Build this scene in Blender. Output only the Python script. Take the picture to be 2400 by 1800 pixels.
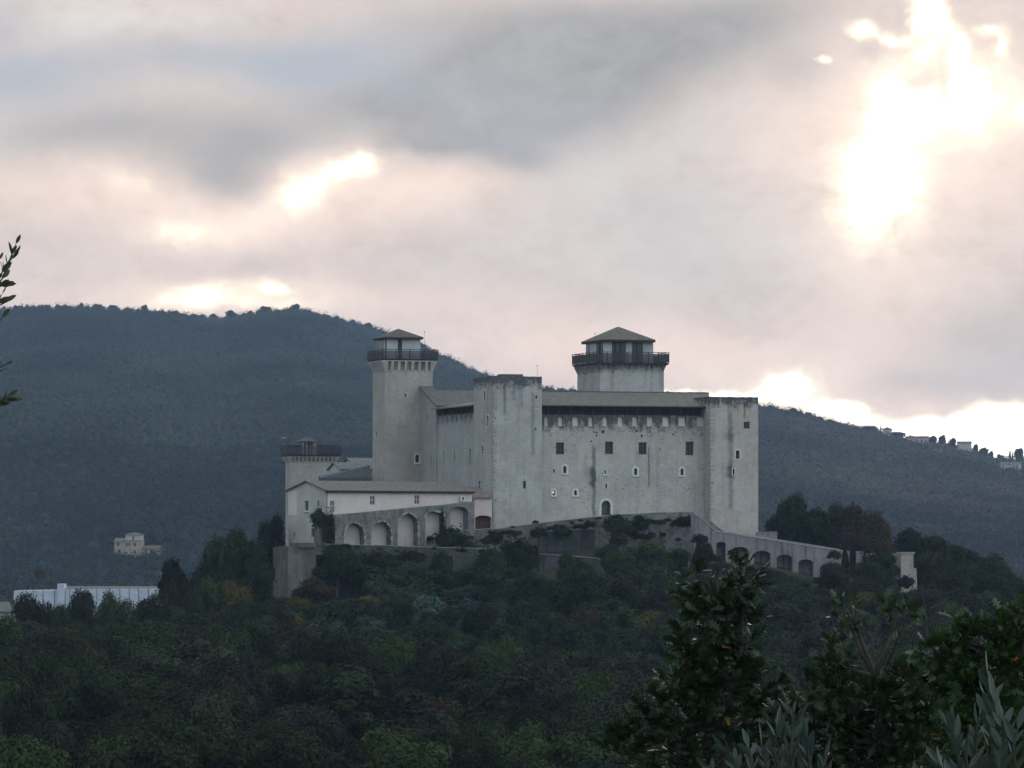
import bpy, math, random
import numpy as np
from mathutils import Vector, Matrix, geometry

R = math.radians
SC = bpy.context.scene
for o in list(bpy.data.objects):
    bpy.data.objects.remove(o)

# ------------------------------------------------------------------ camera
FPX = 10400.0       # focal length in photo pixels (photo is 2400 x 1800)
CX, HY = 1200.0, 1250.0   # principal column, horizon row
EYE = 100.0
cam_d = bpy.data.cameras.new("camera")
cam_d.sensor_width = 36.0
cam_d.lens = FPX / 2400.0 * 36.0
cam_d.shift_y = (HY - 900.0) / 2400.0
cam_d.clip_start = 0.5
cam_d.clip_end = 20000
cam = bpy.data.objects.new("camera", cam_d)
SC.collection.objects.link(cam)
cam.location = (0, 0, EYE)
cam.rotation_euler = (R(90), 0, 0)
SC.camera = cam

# ------------------------------------------------------------------ node helpers
class S:
    """a socket with arithmetic"""
    def __init__(s, nt, sock): s.nt, s.k = nt, sock
    def _m(s, op, *a, clamp=False):
        n = s.nt.nodes.new('ShaderNodeMath'); n.operation = op; n.use_clamp = clamp
        for i, v in enumerate((s,) + a):
            if isinstance(v, S): s.nt.links.new(v.k, n.inputs[i])
            else: n.inputs[i].default_value = v
        return S(s.nt, n.outputs[0])
    def __add__(s, o): return s._m('ADD', o)
    def __sub__(s, o): return s._m('SUBTRACT', o)
    def __mul__(s, o): return s._m('MULTIPLY', o)
    def __truediv__(s, o): return s._m('DIVIDE', o)
    def mx(s, o): return s._m('MAXIMUM', o)
    def mn(s, o): return s._m('MINIMUM', o)
    def clamp(s): return s._m('ADD', 0.0, clamp=True)
    def ab(s): return s._m('ABSOLUTE')
    def pw(s, e): return s._m('POWER', e)
    def step(s, a, b):          # smoothstep from a to b
        n = s.nt.nodes.new('ShaderNodeMapRange'); n.interpolation_type = 'SMOOTHSTEP'
        s.nt.links.new(s.k, n.inputs[0]); n.inputs[1].default_value = a; n.inputs[2].default_value = b
        return S(s.nt, n.outputs[0])

def mixc(nt, f, a, b, kind='MIX'):
    n = nt.nodes.new('ShaderNodeMix'); n.data_type = 'RGBA'; n.blend_type = kind
    for sock, v in ((n.inputs[0], f), (n.inputs[6], a), (n.inputs[7], b)):
        if isinstance(v, S): nt.links.new(v.k, sock)
        elif isinstance(v, (tuple, list)): sock.default_value = (*v[:3], 1)
        else: sock.default_value = v
    return S(nt, n.outputs[2])

def noise(nt, vec, scale, detail=4, rough=0.55, dist=0.0, col=False):
    n = nt.nodes.new('ShaderNodeTexNoise'); n.inputs['Scale'].default_value = scale
    n.inputs['Detail'].default_value = detail; n.inputs['Roughness'].default_value = rough
    n.inputs['Distortion'].default_value = dist
    nt.links.new(vec.k, n.inputs['Vector'])
    return S(nt, n.outputs['Color' if col else 'Fac'])

def vmath(nt, op, a, b=None):
    n = nt.nodes.new('ShaderNodeVectorMath'); n.operation = op
    for i, v in enumerate((a, b)):
        if v is None: continue
        if isinstance(v, S): nt.links.new(v.k, n.inputs[i])
        else: n.inputs[i].default_value = v
    return n

def comb(nt, x, y, z):
    n = nt.nodes.new('ShaderNodeCombineXYZ')
    for i, v in enumerate((x, y, z)):
        if isinstance(v, S): nt.links.new(v.k, n.inputs[i])
        else: n.inputs[i].default_value = v
    return S(nt, n.outputs[0])

def sep(nt, v):
    n = nt.nodes.new('ShaderNodeSeparateXYZ'); nt.links.new(v.k, n.inputs[0])
    return [S(nt, o) for o in n.outputs]

# ------------------------------------------------------------------ world (cloudy evening sky)
SUN_AZ, SUN_EL = R(4.7), R(5.5)      # azimuth to the right of +Y, behind the clouds
SKY_GAIN = 1.12
REAR_GAIN = 1.78
world = bpy.data.worlds.new("World"); SC.world = world
world.use_nodes = True
nt = world.node_tree; nt.nodes.clear()
tc = S(nt, nt.nodes.new('ShaderNodeTexCoord').outputs['Generated'])
dx, dy, dz = sep(nt, tc)
yy = dy.mx(0.12)
P0 = comb(nt, dx / yy * (FPX / 1000), dz / yy * (FPX / 1000), 0.0)     # thousands of photo pixels from the horizon point
w1 = vmath(nt, 'SUBTRACT', noise(nt, P0, 3.2, 4, .55, col=True), (.5, .5, .5))
w2 = vmath(nt, 'MULTIPLY', S(nt, w1.outputs[0]), (.075, .05, 0))
w3 = vmath(nt, 'SUBTRACT', noise(nt, P0, 17, 4, .6, col=True), (.5, .5, .5))
w4 = vmath(nt, 'MULTIPLY', S(nt, w3.outputs[0]), (.045, .036, 0))
P = S(nt, vmath(nt, 'ADD', S(nt, vmath(nt, 'ADD', P0, S(nt, w2.outputs[0])).outputs[0]), S(nt, w4.outputs[0])).outputs[0])

def blobs(lst):
    global P
    acc = None
    for i, (px, py, rx, ry, rot, amp) in enumerate(lst):
        m = nt.nodes.new('ShaderNodeMapping'); m.vector_type = 'TEXTURE'
        m.inputs['Location'].default_value = ((px - CX) / 1000, (HY - py) / 1000, 0)
        m.inputs['Rotation'].default_value = (0, 0, R(rot))
        m.inputs['Scale'].default_value = (rx / 1000, ry / 1000, 1)
        nt.links.new(P.k, m.inputs['Vector'])
        d = vmath(nt, 'DOT_PRODUCT', S(nt, m.outputs[0]), S(nt, m.outputs[0]))
        d2 = S(nt, d.outputs['Value']) * -1.0
        g = S(nt, d2._m('EXPONENT').k) * amp
        acc = g if acc is None else acc + g
        if i % 8 == 7:          # keep the shader's working set small: later terms are evaluated after these
            P = S(nt, vmath(nt, 'ADD', P, comb(nt, acc * 1e-7, 0.0, 0.0)).outputs[0])
    return acc

GRAY = blobs([(980, 240, 270, 100, 0, 1.1), (1260, 205, 280, 140, 0, 1.1), (1480, 120, 330, 130, 8, .8), (1750, 45, 270, 85, 8, .7), (1100, 50, 300, 70, 0, .4),
              (530, 425, 135, 75, -18, .85), (400, 290, 260, 80, 0, .62), (610, 330, 120, 60, 0, .5), (130, 320, 220, 60, 0, .50), (1225, 375, 90, 40, 0, .6), (990, 325, 200, 32, 0, .5),
              (1650, 600, 300, 140, -8, .28), (2290, 790, 210, 100, 0, .45), (2170, 905, 230, 35, -5, .35), (1880, 165, 90, 60, 0, .55), (2035, 115, 55, 28, 0, .7), (2300, 140, 90, 70, 0, .45),
              (585, 635, 75, 35, 0, .35), (440, 610, 60, 38, 0, .25), (900, 640, 300, 70, 0, .16), (1000, 560, 120, 40, 0, .12)])
BLUE = blobs([(40, 185, 230, 80, 0, 1.0), (450, 130, 260, 50, 0, .75), (720, 170, 160, 60, 0, .65), (850, 115, 220, 80, 10, .55), (1000, 200, 150, 60, 0, .35), (1240, 300, 170, 80, 0, .35),
              (20, 45, 70, 60, 0, .5), (1560, 470, 200, 70, 5, .25)])
PALE = blobs([(190, 50, 150, 50, 0, .9), (490, 50, 130, 40, 5, .6), (330, 50, 60, 20, 0, .3), (1500, 350, 330, 70, 18, .65), (1600, 560, 350, 130, 0, .55)])
PEACH = blobs([(200, 450, 330, 70, 0, .7), (800, 470, 400, 90, 10, .75), (600, 700, 500, 60, 0, .6), (1650, 850, 420, 90, 0, .85), (1300, 800, 300, 80, 0, .5), (2100, 700, 200, 200, 0, .5), (1950, 250, 260, 200, 0, .55),
               (2350, 300, 150, 250, 0, .6), (1100, 420, 150, 60, 0, .3), (2250, 960, 350, 40, 0, .5)])
GLOW = blobs([(2080, 380, 215, 300, 0, 1.0), (1850, 905, 170, 60, 8, .85), (2250, 1010, 330, 60, 0, .9), (730, 440, 170, 60, 32, .95), (600, 520, 160, 40, 20, .5), (440, 525, 130, 55, 0, .85), (300, 430, 130, 45, -20, .6),
              (550, 695, 230, 42, 0, .95), (1000, 450, 160, 50, 0, .35), (1720, 900, 200, 40, 0, .4), (2300, 240, 170, 130, 0, .95)])
HOT = blobs([(706, 455, 56, 46, 30, 1.05), (840, 388, 60, 30, 15, 1.0), (770, 420, 60, 30, 35, .45), (430, 540, 85, 32, 0, .62), (310, 430, 80, 30, -20, .32), (475, 688, 90, 28, 8, .85),
             (635, 674, 55, 20, -12, .8), (560, 715, 200, 22, 0, .6), (2055, 450, 105, 120, -8, 1.45), (2105, 250, 85, 105, -8, 1.25),
             (2265, 240, 100, 80, 20, 1.6), (2180, 28, 46, 66, 0, 1.9), (2015, 62, 36, 20, 0, 1.2), (2090, 82, 34, 14, -10, .9), (2165, 120, 30, 16, 0, .9),
             (2322, 75, 30, 15, 0, .8), (2250, 120, 26, 45, 0, .9), (2352, 110, 18, 40, -15, .7), (1915, 130, 22, 10, 0, .85), (2420, 270, 40, 40, 0, .7),
             (1848, 905, 62, 34, 12, 1.8), (1730, 932, 120, 15, 4, 1.3), (1600, 928, 120, 8, 0, .7), (1960, 962, 90, 22, -8, 1.4), (2290, 1022, 270, 44, 0, 2.2), (2330, 968, 90, 22, 0, 1.2),
             (2170, 945, 80, 26, -5, -1.5), (2060, 920, 80, 20, -8, -.6), (2150, 185, 38, 20, 0, -.9), (2212, 210, 20, 55, 0, -.7)])
n_lo = noise(nt, P0, 2.3, 5, .55)
PS = S(nt, vmath(nt, 'MULTIPLY', P, (.75, 1.15, 1)).outputs[0])
n_md = noise(nt, PS, 6.0, 6, .62, .35)
n_hi = noise(nt, PS, 16, 7, .68, .25)
gray = (GRAY + (n_lo - .5) * .35 + (n_md - .5) * .85 + (n_hi - .5) * .55 + .12).step(-.1, 1.55)
blue = (BLUE + (n_md - .5) * .3).clamp()
col = mixc(nt, (PEACH + (n_md - .5) * .5).clamp(), (.685, .605, .575), (.95, .76, .66))
col = mixc(nt, (PALE + (n_hi - .5) * .5 + (n_md - .5) * .4).clamp(), col, (.70, .68, .66))
tex = (n_md - .5) * .45 + (n_hi - .5) * .42 + 1.02
col = mixc(nt, (gray * 1.12).clamp(), col, (.375, .375, .385))
col = mixc(nt, 1.0, col, comb(nt, tex, tex, tex), 'MULTIPLY')
col = mixc(nt, blue * .9, col, (.43, .475, .54))
glow = (GLOW * ((n_md - .5) * 1.3 + (n_hi - .5) * .8 + 1.0)).mx(0.0)
hot = HOT * ((n_md - .5) * 1.6 + (n_hi - .5) * 2.2 + 1.0)
col = mixc(nt, glow.clamp() * .9, col, (1.05, .88, .77))
col = mixc(nt, hot.step(.05, .75), col, (1.15, 1.03, .84))
col = mixc(nt, hot.step(.45, 1.45), col, (1.9, 1.8, 1.55))
# other directions: plain high cloud from the Sky Texture and soft noise
sky = nt.nodes.new('ShaderNodeTexSky'); sky.sky_type = 'NISHITA'; sky.sun_disc = False
sky.sun_elevation = SUN_EL; sky.sun_rotation = SUN_AZ; sky.altitude = 300; sky.dust_density = 1.5
skyc = mixc(nt, 1.0, S(nt, sky.outputs[0]), (.10, .10, .10), 'MULTIPLY')
cl3 = noise(nt, tc, 2.6, 6, .55)
cloud = mixc(nt, cl3.step(.3, .7), (.48, .58, .66), (.70, .76, .79))
rear = mixc(nt, .85, skyc, cloud)
side = dx * .42 + 1.0            # the evening sky is brighter over to the right of the valley
rear = mixc(nt, 1.0, rear, comb(nt, side, side, side), 'MULTIPLY')
front = dy.step(.86, .965)
allc = mixc(nt, front, mixc(nt, 1.0, rear, (REAR_GAIN,) * 3, 'MULTIPLY'), mixc(nt, 1.0, col, (SKY_GAIN * 1.03, SKY_GAIN, SKY_GAIN * .965), 'MULTIPLY'))
allc = mixc(nt, dz.step(-.015, .0), (.03, .035, .04), allc)
bg = nt.nodes.new('ShaderNodeBackground'); nt.links.new(allc.k, bg.inputs[0]); bg.inputs[1].default_value = 1.0
wo = nt.nodes.new('ShaderNodeOutputWorld'); nt.links.new(bg.outputs[0], wo.inputs[0])
try:
    world.cycles.sampling_method = 'MANUAL'; world.cycles.sample_map_resolution = 1024
except Exception: pass

sun_d = bpy.data.lights.new("sun", 'SUN'); sun_d.energy = 0.8; sun_d.angle = R(10); sun_d.color = (1, .80, .62)
sun = bpy.data.objects.new("sun", sun_d); SC.collection.objects.link(sun)
sd = Vector((math.sin(SUN_AZ) * math.cos(SUN_EL), math.cos(SUN_AZ) * math.cos(SUN_EL), math.sin(SUN_EL)))
sun.rotation_euler = sd.to_track_quat('Z', 'Y').to_euler()
sun.location = (0, 0, 400)

vs = SC.view_settings
vs.view_transform = 'Standard'; vs.look = 'None'; vs.exposure = 0.0; vs.gamma = 1.0
SC.render.engine = 'CYCLES'
SC.cycles.max_bounces = 5; SC.cycles.diffuse_bounces = 3; SC.cycles.glossy_bounces = 2
SC.cycles.transmission_bounces = 2; SC.cycles.volume_bounces = 0; SC.cycles.transparent_max_bounces = 6

rng = random.Random(7)
NP = np.random.default_rng(11)

# ------------------------------------------------------------------ haze
def build_haze():
    me = bpy.data.meshes.new("haze")
    x, y0, y1, z0, z1 = 2600, -400, 6300, -2, 320
    v = [(sx * x, y, z) for z in (z0, z1) for y in (y0, y1) for sx in (-1, 1)]
    me.from_pydata(v, [], [(0, 2, 3, 1), (4, 5, 7, 6), (0, 1, 5, 4), (2, 6, 7, 3), (0, 4, 6, 2), (1, 3, 7, 5)])
    o = bpy.data.objects.new("haze", me); SC.collection.objects.link(o); o['kind'] = 'stuff'
    m = bpy.data.materials.new("haze"); m.use_nodes = True; n = m.node_tree; n.nodes.clear()
    pv = n.nodes.new('ShaderNodeVolumePrincipled')
    pv.inputs['Color'].default_value = (.47, .665, 1.0, 1); pv.inputs['Density'].default_value = HAZE
    pv.inputs['Anisotropy'].default_value = .3
    mo = n.nodes.new('ShaderNodeOutputMaterial'); n.links.new(pv.outputs[0], mo.inputs['Volume'])
    me.materials.append(m)
HAZE = 0.56e-4
build_haze()

# ------------------------------------------------------------------ materials
def newmat(name, rough=.9, spec=.2):
    m = bpy.data.materials.new(name); m.use_nodes = True; n = m.node_tree
    b = n.nodes['Principled BSDF']; b.inputs['Roughness'].default_value = rough
    b.inputs['Specular IOR Level'].default_value = spec
    return m, n, b
def objco(n): return S(n, n.nodes.new('ShaderNodeTexCoord').outputs['Object'])
def scaled(n, v, s): return S(n, vmath(n, 'MULTIPLY', v, s).outputs[0])
def bump(n, b, h, strength=.4, dist=.05):
    k = n.nodes.new('ShaderNodeBump'); k.inputs['Strength'].default_value = strength; k.inputs['Distance'].default_value = dist
    n.links.new(h.k, k.inputs['Height']); n.links.new(k.outputs[0], b.inputs['Normal'])

def stone(name, c1, c2, dark=(.13, .13, .14), streak=.5, topz=None, stains=(), pits=.5, course=.5, axis=0, topdepth=2.0, rough=.95, lichen=0.0, topk=1.15):
    """weathered masonry. stains: (position along the wall, width, z low, z high, strength)"""
    m, n, b = newmat(name, rough, .1)
    co = objco(n); x, y, z = sep(n, co)
    lo = noise(n, co, .22, 5, .6); mid = noise(n, co, 1.3, 5, .65); hi = noise(n, co, 7, 3, .6)
    col = mixc(n, lo.step(.40, .60), c1, c2)
    col = mixc(n, (mid.step(.35, .75)) * .35, col, tuple(k * .72 for k in c1))
    # courses of blocks
    br = n.nodes.new('ShaderNodeTexBrick'); br.offset = .5
    br.inputs['Scale'].default_value = 1.0; br.inputs['Mortar Size'].default_value = .02
    br.inputs['Brick Width'].default_value = .62; br.inputs['Row Height'].default_value = .28
    br.inputs['Color1'].default_value = (.86, .86, .86, 1); br.inputs['Color2'].default_value = (1.1, 1.1, 1.1, 1); br.inputs['Mortar'].default_value = (.7, .7, .7, 1)
    n.links.new(comb(n, x + y, z, 0.0).k, br.inputs['Vector'])
    col = mixc(n, course, col, mixc(n, 1.0, col, S(n, br.outputs['Color']), 'MULTIPLY'))
    warm = noise(n, co, .55, 5, .65)
    col = mixc(n, warm.step(.50, .64) * .6, col, (c1[0] * 1.02, c1[1] * .90, c1[2] * .80))
    col = mixc(n, noise(n, scaled(n, co, (.9, .9, .5)), 1.0, 6, .7).step(.50, .64) * .45, col, tuple(k * .66 for k in c1))
    # vertical run-off
    st = noise(n, scaled(n, co, (1.4, 1.4, .07)), 1.0, 5, .6)
    d = st.step(.48, .74) * streak
    if topz is not None:
        g = (z * -1.0 + topz) / topdepth                 # 0 at the wall head
        d = d + (g * -1.0 + 1.0 + (mid - .5) * 2.2).clamp() * topk * ((st - .5) * 2.4 + .9)
    al = x if axis == 0 else y
    for (p, w, z0, z1, a) in stains:
        wob = (noise(n, scaled(n, co, (.3, .3, .9)), 1.0, 4, .7) - .5) * (w * 2.2)
        q = ((al - p + wob).ab() / w)
        band = (q * -1.0 + 1.35).clamp() * (z - z0 + (hi - .5) * 1.0).step(0, .8) * (z * -1.0 + z1 + (mid - .5) * 2).step(0, 1.2)
        d = d + band * ((hi - .5) * 1.6 + .95) * a
    col = mixc(n, d.clamp(), col, dark)
    # pits, holes and lost render in horizontal runs
    pt = noise(n, scaled(n, co, (1.6, 1.6, 4.5)), 1.0, 6, .75)
    pm = noise(n, co, .35, 3, .6).step(.42, .60)
    col = mixc(n, (pt.step(.565, .63) * pm + pt.step(.63, .68)).clamp() * pits, col, tuple(k * .75 for k in dark))
    col = mixc(n, noise(n, scaled(n, co, (2.2, 2.2, 3.2)), 1.0, 5, .7).step(.56, .70) * .5, col, tuple(min(.6, k * 1.28) for k in c1))
    if lichen > 0:
        lc = noise(n, co, .8, 6, .7)
        col = mixc(n, lc.step(.47, .60) * lichen, col, (.045, .06, .035))
    n.links.new(col.k, b.inputs['Base Color'])
    bump(n, b, mid * .6 + hi * .4 + S(n, br.outputs['Fac']) * -.2, .5, .08)
    return m

def plaster(name, c1, c2, dirt=.25):
    m, n, b = newmat(name, .9, .15)
    co = objco(n)
    col = mixc(n, noise(n, co, .35, 5, .6).step(.35, .65), c1, c2)
    st = noise(n, scaled(n, co, (1.2, 1.2, .12)), 1.0, 5, .6)
    col = mixc(n, st.step(.5, .8) * dirt, col, tuple(k * .55 for k in c1))
    n.links.new(col.k, b.inputs['Base Color']); bump(n, b, noise(n, co, 6, 4), .25, .03)
    return m

def tiles(name, c1, c2, axis=0, pitch=.24):
    m, n, b = newmat(name, .85, .25)
    co = objco(n); x, y, z = sep(n, co)
    al = x if axis == 0 else y
    wv = (al * (2 * math.pi / pitch))._m('SINE')
    a = noise(n, co, 1.1, 6, .7); c = noise(n, co, 3.2, 4, .7)
    col = mixc(n, a.step(.38, .64), c1, c2)
    col = mixc(n, noise(n, co, 1.6, 5, .75).step(.48, .58) * .55, col, tuple(k * .5 for k in c1))
    col = mixc(n, c.step(.5, .60) * .8, col, tuple(k * .45 for k in c1))
    col = mixc(n, c.step(.30, .42) * -1.0 + 1.0, col, tuple(min(1, k * 1.5) for k in c2)) if False else col
    col = mixc(n, (wv * .5 + .5).step(0, .5) * .45, tuple(k * .5 for k in c1), col) if False else mixc(n, ((wv * -.5 + .5)).step(.55, 1) * .5, col, tuple(k * .35 for k in c1))
    n.links.new(col.k, b.inputs['Base Color']); bump(n, b, wv * .5 + c * .5, .6, .06)
    return m

def plain(name, c, rough=.6, var=.25, scale=3.0, metallic=0.0, spec=.3):
    m, n, b = newmat(name, rough, spec)
    col = mixc(n, noise(n, objco(n), scale, 4).step(.3, .7), c, tuple(k * (1 - var) for k in c))
    n.links.new(col.k, b.inputs['Base Color']); b.inputs['Metallic'].default_value = metallic
    return m

def leafmat(name, c1, c2, rough=.85, spec=.04, nscale=.6, hue=.4, trans=.15):
    """foliage: clumps of two leaf colours, and every tree slightly its own tint"""
    m, n, b = newmat(name, rough, spec)
    co = objco(n)
    f = noise(n, co, nscale, 3, .6).step(.35, .65)
    col = mixc(n, f, c1, c2)
    oi = n.nodes.new('ShaderNodeObjectInfo'); r = S(n, oi.outputs['Random'])
    col = mixc(n, 1.0, col, mixc(n, r, (1 - hue * .8, 1 - hue, 1 - hue * .6), (1 + hue * .9, 1 + hue, 1 + hue * .6)), 'MULTIPLY')
    n.links.new(col.k, b.inputs['Base Color'])
    tr = n.nodes.new('ShaderNodeBsdfTranslucent'); n.links.new(col.k, tr.inputs[0])
    mx = n.nodes.new('ShaderNodeMixShader'); mx.inputs[0].default_value = trans
    out = n.nodes['Material Output']
    n.links.new(b.outputs[0], mx.inputs[1]); n.links.new(tr.outputs[0], mx.inputs[2]); n.links.new(mx.outputs[0], out.inputs[0])
    return m

M = {}
M['bark'] = plain('bark', (.075, .06, .05), .95, .4, 4)
M['twig'] = plain('twig', (.05, .044, .04), .8, .4, 8)
M['darkmetal'] = plain('dark_metal', (.028, .03, .035), .55, .2, 5, .3)
M['meshmetal'] = plain('rail_mesh', (.05, .052, .06), .6, .2, 5, .3)
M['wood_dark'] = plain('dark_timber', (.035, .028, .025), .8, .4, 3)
M['wood_brown'] = plain('brown_timber', (.085, .04, .028), .8, .4, 3)
M['void'] = plain('window_dark', (.012, .013, .016), .35, .2, 3, 0, .5)
M['shutter'] = plain('shutter_grey', (.085, .08, .075), .7, .3, 4)
M['surround'] = plain('pale_stone_trim', (.62, .63, .63), .9, .25, 5)
M['coping'] = plain('coping_stone', (.34, .34, .33), .9, .45, 3)
M['panel_wall'] = plaster('lantern_plaster', (.42, .45, .45), (.33, .36, .37), .4)
M['embrasure'] = plaster('embrasure_render', (.50, .50, .49), (.42, .42, .41), .3)
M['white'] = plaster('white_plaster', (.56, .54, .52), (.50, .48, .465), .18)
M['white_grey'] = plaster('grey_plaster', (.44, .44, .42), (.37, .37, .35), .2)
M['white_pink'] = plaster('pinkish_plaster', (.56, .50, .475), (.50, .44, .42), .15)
M['arch_plaster'] = plaster('niche_plaster', (.40, .37, .35), (.33, .31, .30), .3)
M['copper'] = plain('gutter_brown', (.05, .035, .03), .6, .3)
M['white_metal'] = plain('white_metal', (.6, .6, .6), .4, .1)
M['leaf_dark'] = leafmat('leaf_dark', (0.0090, 0.0135, 0.0069), (0.0240, 0.0338, 0.0148))
M['leaf_green'] = leafmat('leaf_green', (0.0143, 0.0240, 0.0091), (0.0355, 0.0519, 0.0183))
M['leaf_olive'] = leafmat('leaf_olive', (0.0332, 0.0546, 0.0463), (0.0573, 0.0840, 0.0726))
M['leaf_yellow'] = leafmat('leaf_yellow', (0.1313, 0.1056, 0.0220), (0.0562, 0.0600, 0.0180))
M['leaf_rust'] = leafmat('leaf_rust', (0.0462, 0.0302, 0.0151), (0.0286, 0.0277, 0.0143))
M['leaf_brown'] = leafmat('leaf_brown', (0.0353, 0.0269, 0.0218), (0.0235, 0.0218, 0.0176))
M['leaf_grey'] = leafmat('leaf_grey', (0.0150, 0.0190, 0.0131), (0.0402, 0.0451, 0.0289))

# ------------------------------------------------------------------ mesh builder and objects
class MB:
    def __init__(s): s.v, s.f = [], []
    def add(s, vs, fs):
        b = len(s.v); s.v += [tuple(p) for p in vs]; s.f += [tuple(i + b for i in f) for f in fs]
    def quad(s, a, b, c, d): s.add([a, b, c, d], [(0, 1, 2, 3)])
    def box(s, x0, x1, y0, y1, z0, z1):
        s.add([(x0, y0, z0), (x1, y0, z0), (x1, y1, z0), (x0, y1, z0), (x0, y0, z1), (x1, y0, z1), (x1, y1, z1), (x0, y1, z1)],
              [(0, 3, 2, 1), (4, 5, 6, 7), (0, 1, 5, 4), (1, 2, 6, 5), (2, 3, 7, 6), (3, 0, 4, 7)])
    def frustum(s, r0, z0, r1, z1, caps=True):
        """between two rectangles (x0,x1,y0,y1)"""
        def rr(r, z): return [(r[0], r[2], z), (r[1], r[2], z), (r[1], r[3], z), (r[0], r[3], z)]
        f = [(0, 1, 5, 4), (1, 2, 6, 5), (2, 3, 7, 6), (3, 0, 4, 7)]
        if caps: f += [(0, 3, 2, 1), (4, 5, 6, 7)]
        s.add(rr(r0, z0) + rr(r1, z1), f)
    def hex8(s, p): s.add(p, [(0, 3, 2, 1), (4, 5, 6, 7), (0, 1, 5, 4), (1, 2, 6, 5), (2, 3, 7, 6), (3, 0, 4, 7)])
    def tube(s, pts, rads, n=6):
        pts = [Vector(p) for p in pts]; rings = []
        b = len(s.v)
        for i, p in enumerate(pts):
            t = (pts[min(i + 1, len(pts) - 1)] - pts[max(i - 1, 0)]).normalized()
            a = t.cross(Vector((0.31, 0.95, 0.08))).normalized(); c = t.cross(a)
            for k in range(n):
                an = 2 * math.pi * k / n
                s.v.append(tuple(p + (a * math.cos(an) + c * math.sin(an)) * rads[i]))
        for i in range(len(pts) - 1):
            for k in range(n):
                k2 = (k + 1) % n
                s.f.append((b + i * n + k, b + i * n + k2, b + (i + 1) * n + k2, b + (i + 1) * n + k))
        s.f.append(tuple(b + k for k in range(n))[::-1]); s.f.append(tuple(b + (len(pts) - 1) * n + k for k in range(n)))
    def wall(s, outer, holes, to3, inward, depth):
        """a wall face (outer polygon with holes, 2-D) mapped by to3(a,z); reveals go `depth` along inward"""
        polys = [[Vector((a, z, 0)) for a, z in outer]] + [[Vector((a, z, 0)) for a, z in h] for h in holes]
        tris = geometry.tessellate_polygon(polys)
        flat = [p for pl in polys for p in pl]
        s.add([to3(p.x, p.y) for p in flat], tris)
        iv = Vector(inward) * depth
        for h in holes:
            k = len(h)
            a = [Vector(to3(*p)) for p in h]
            s.add(a + [p + iv for p in a], [(i, (i + 1) % k, k + (i + 1) % k, k + i) for i in range(k)])
    def build(s, name, mat, parent=None, loc=None, smooth=False):
        me = bpy.data.meshes.new(name); me.from_pydata(s.v, [], s.f); me.update()
        if smooth: me.shade_smooth()
        me.materials.append(mat)
        o = bpy.data.objects.new(name, me); SC.collection.objects.link(o)
        if parent is not None: o.parent = parent
        if loc is not None: o.location = loc
        return o

class Frame:
    def __init__(s, px, Y, ang):
        s.o = Vector(((px - CX) / FPX * Y, Y)); s.a = R(ang)
        s.d = Vector((math.cos(s.a), math.sin(s.a))); s.n = Vector((-math.sin(s.a), math.cos(s.a)))
    def xy(s, u, v): return s.o + s.d * u + s.n * v
    def u_at(s, px, v):
        k = (px - CX) / FPX
        return (k * (s.o.y + v * s.n.y) - s.o.x - v * s.n.x) / (s.d.x - k * s.d.y)
    def v_at(s, px, u):
        k = (px - CX) / FPX
        return (k * (s.o.y + u * s.d.y) - s.o.x - u * s.d.x) / (s.n.x - k * s.n.y)
    def z_at(s, py, u, v): return EYE + (HY - py) / FPX * s.xy(u, v).y
def Pw(px, py, Y): return Vector(((px - CX) / FPX * Y, Y, EYE + (HY - py) / FPX * Y))

def tag(o, label=None, cat=None, group=None, kind=None):
    if label: o['label'] = label
    if cat: o['category'] = cat
    if group: o['group'] = group
    if kind: o['kind'] = kind
    return o

class Thing:
    """an Empty at a thing's base; parts are modelled in the frame's own coordinates"""
    def __init__(s, name, F, u, v, zb, label, cat, group=None):
        s.e = bpy.data.objects.new(name, None); SC.collection.objects.link(s.e)
        p = F.xy(u, v); s.e.location = (p.x, p.y, zb); s.e.rotation_euler = (0, 0, F.a)
        s.e.empty_display_size = .5
        s.off = (-u, -v, -zb); s.F = F
        tag(s.e, label, cat, group)
    def part(s, name, mb, mat, label=None):
        o = mb.build(name, mat, s.e, s.off)
        if label: o['label'] = label
        return o
    def sub(s, name, mb, mat, parent):
        return mb.build(name, mat, parent)

def rect_arch(a0, a1, z0, z1, arch=0.0):
    """outline; arch = rise as a share of the half width"""
    if arch <= 0: return [(a0, z0), (a1, z0), (a1, z1), (a0, z1)]
    c, r = (a0 + a1) / 2, (a1 - a0) / 2; rise = r * arch; zs = z1 - rise
    pts = [(a0, z0), (a1, z0)]
    for k in range(0, 9):
        t = math.pi * k / 8
        pts.append((c + r * math.cos(t), zs + rise * math.sin(t)))
    return pts

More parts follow.
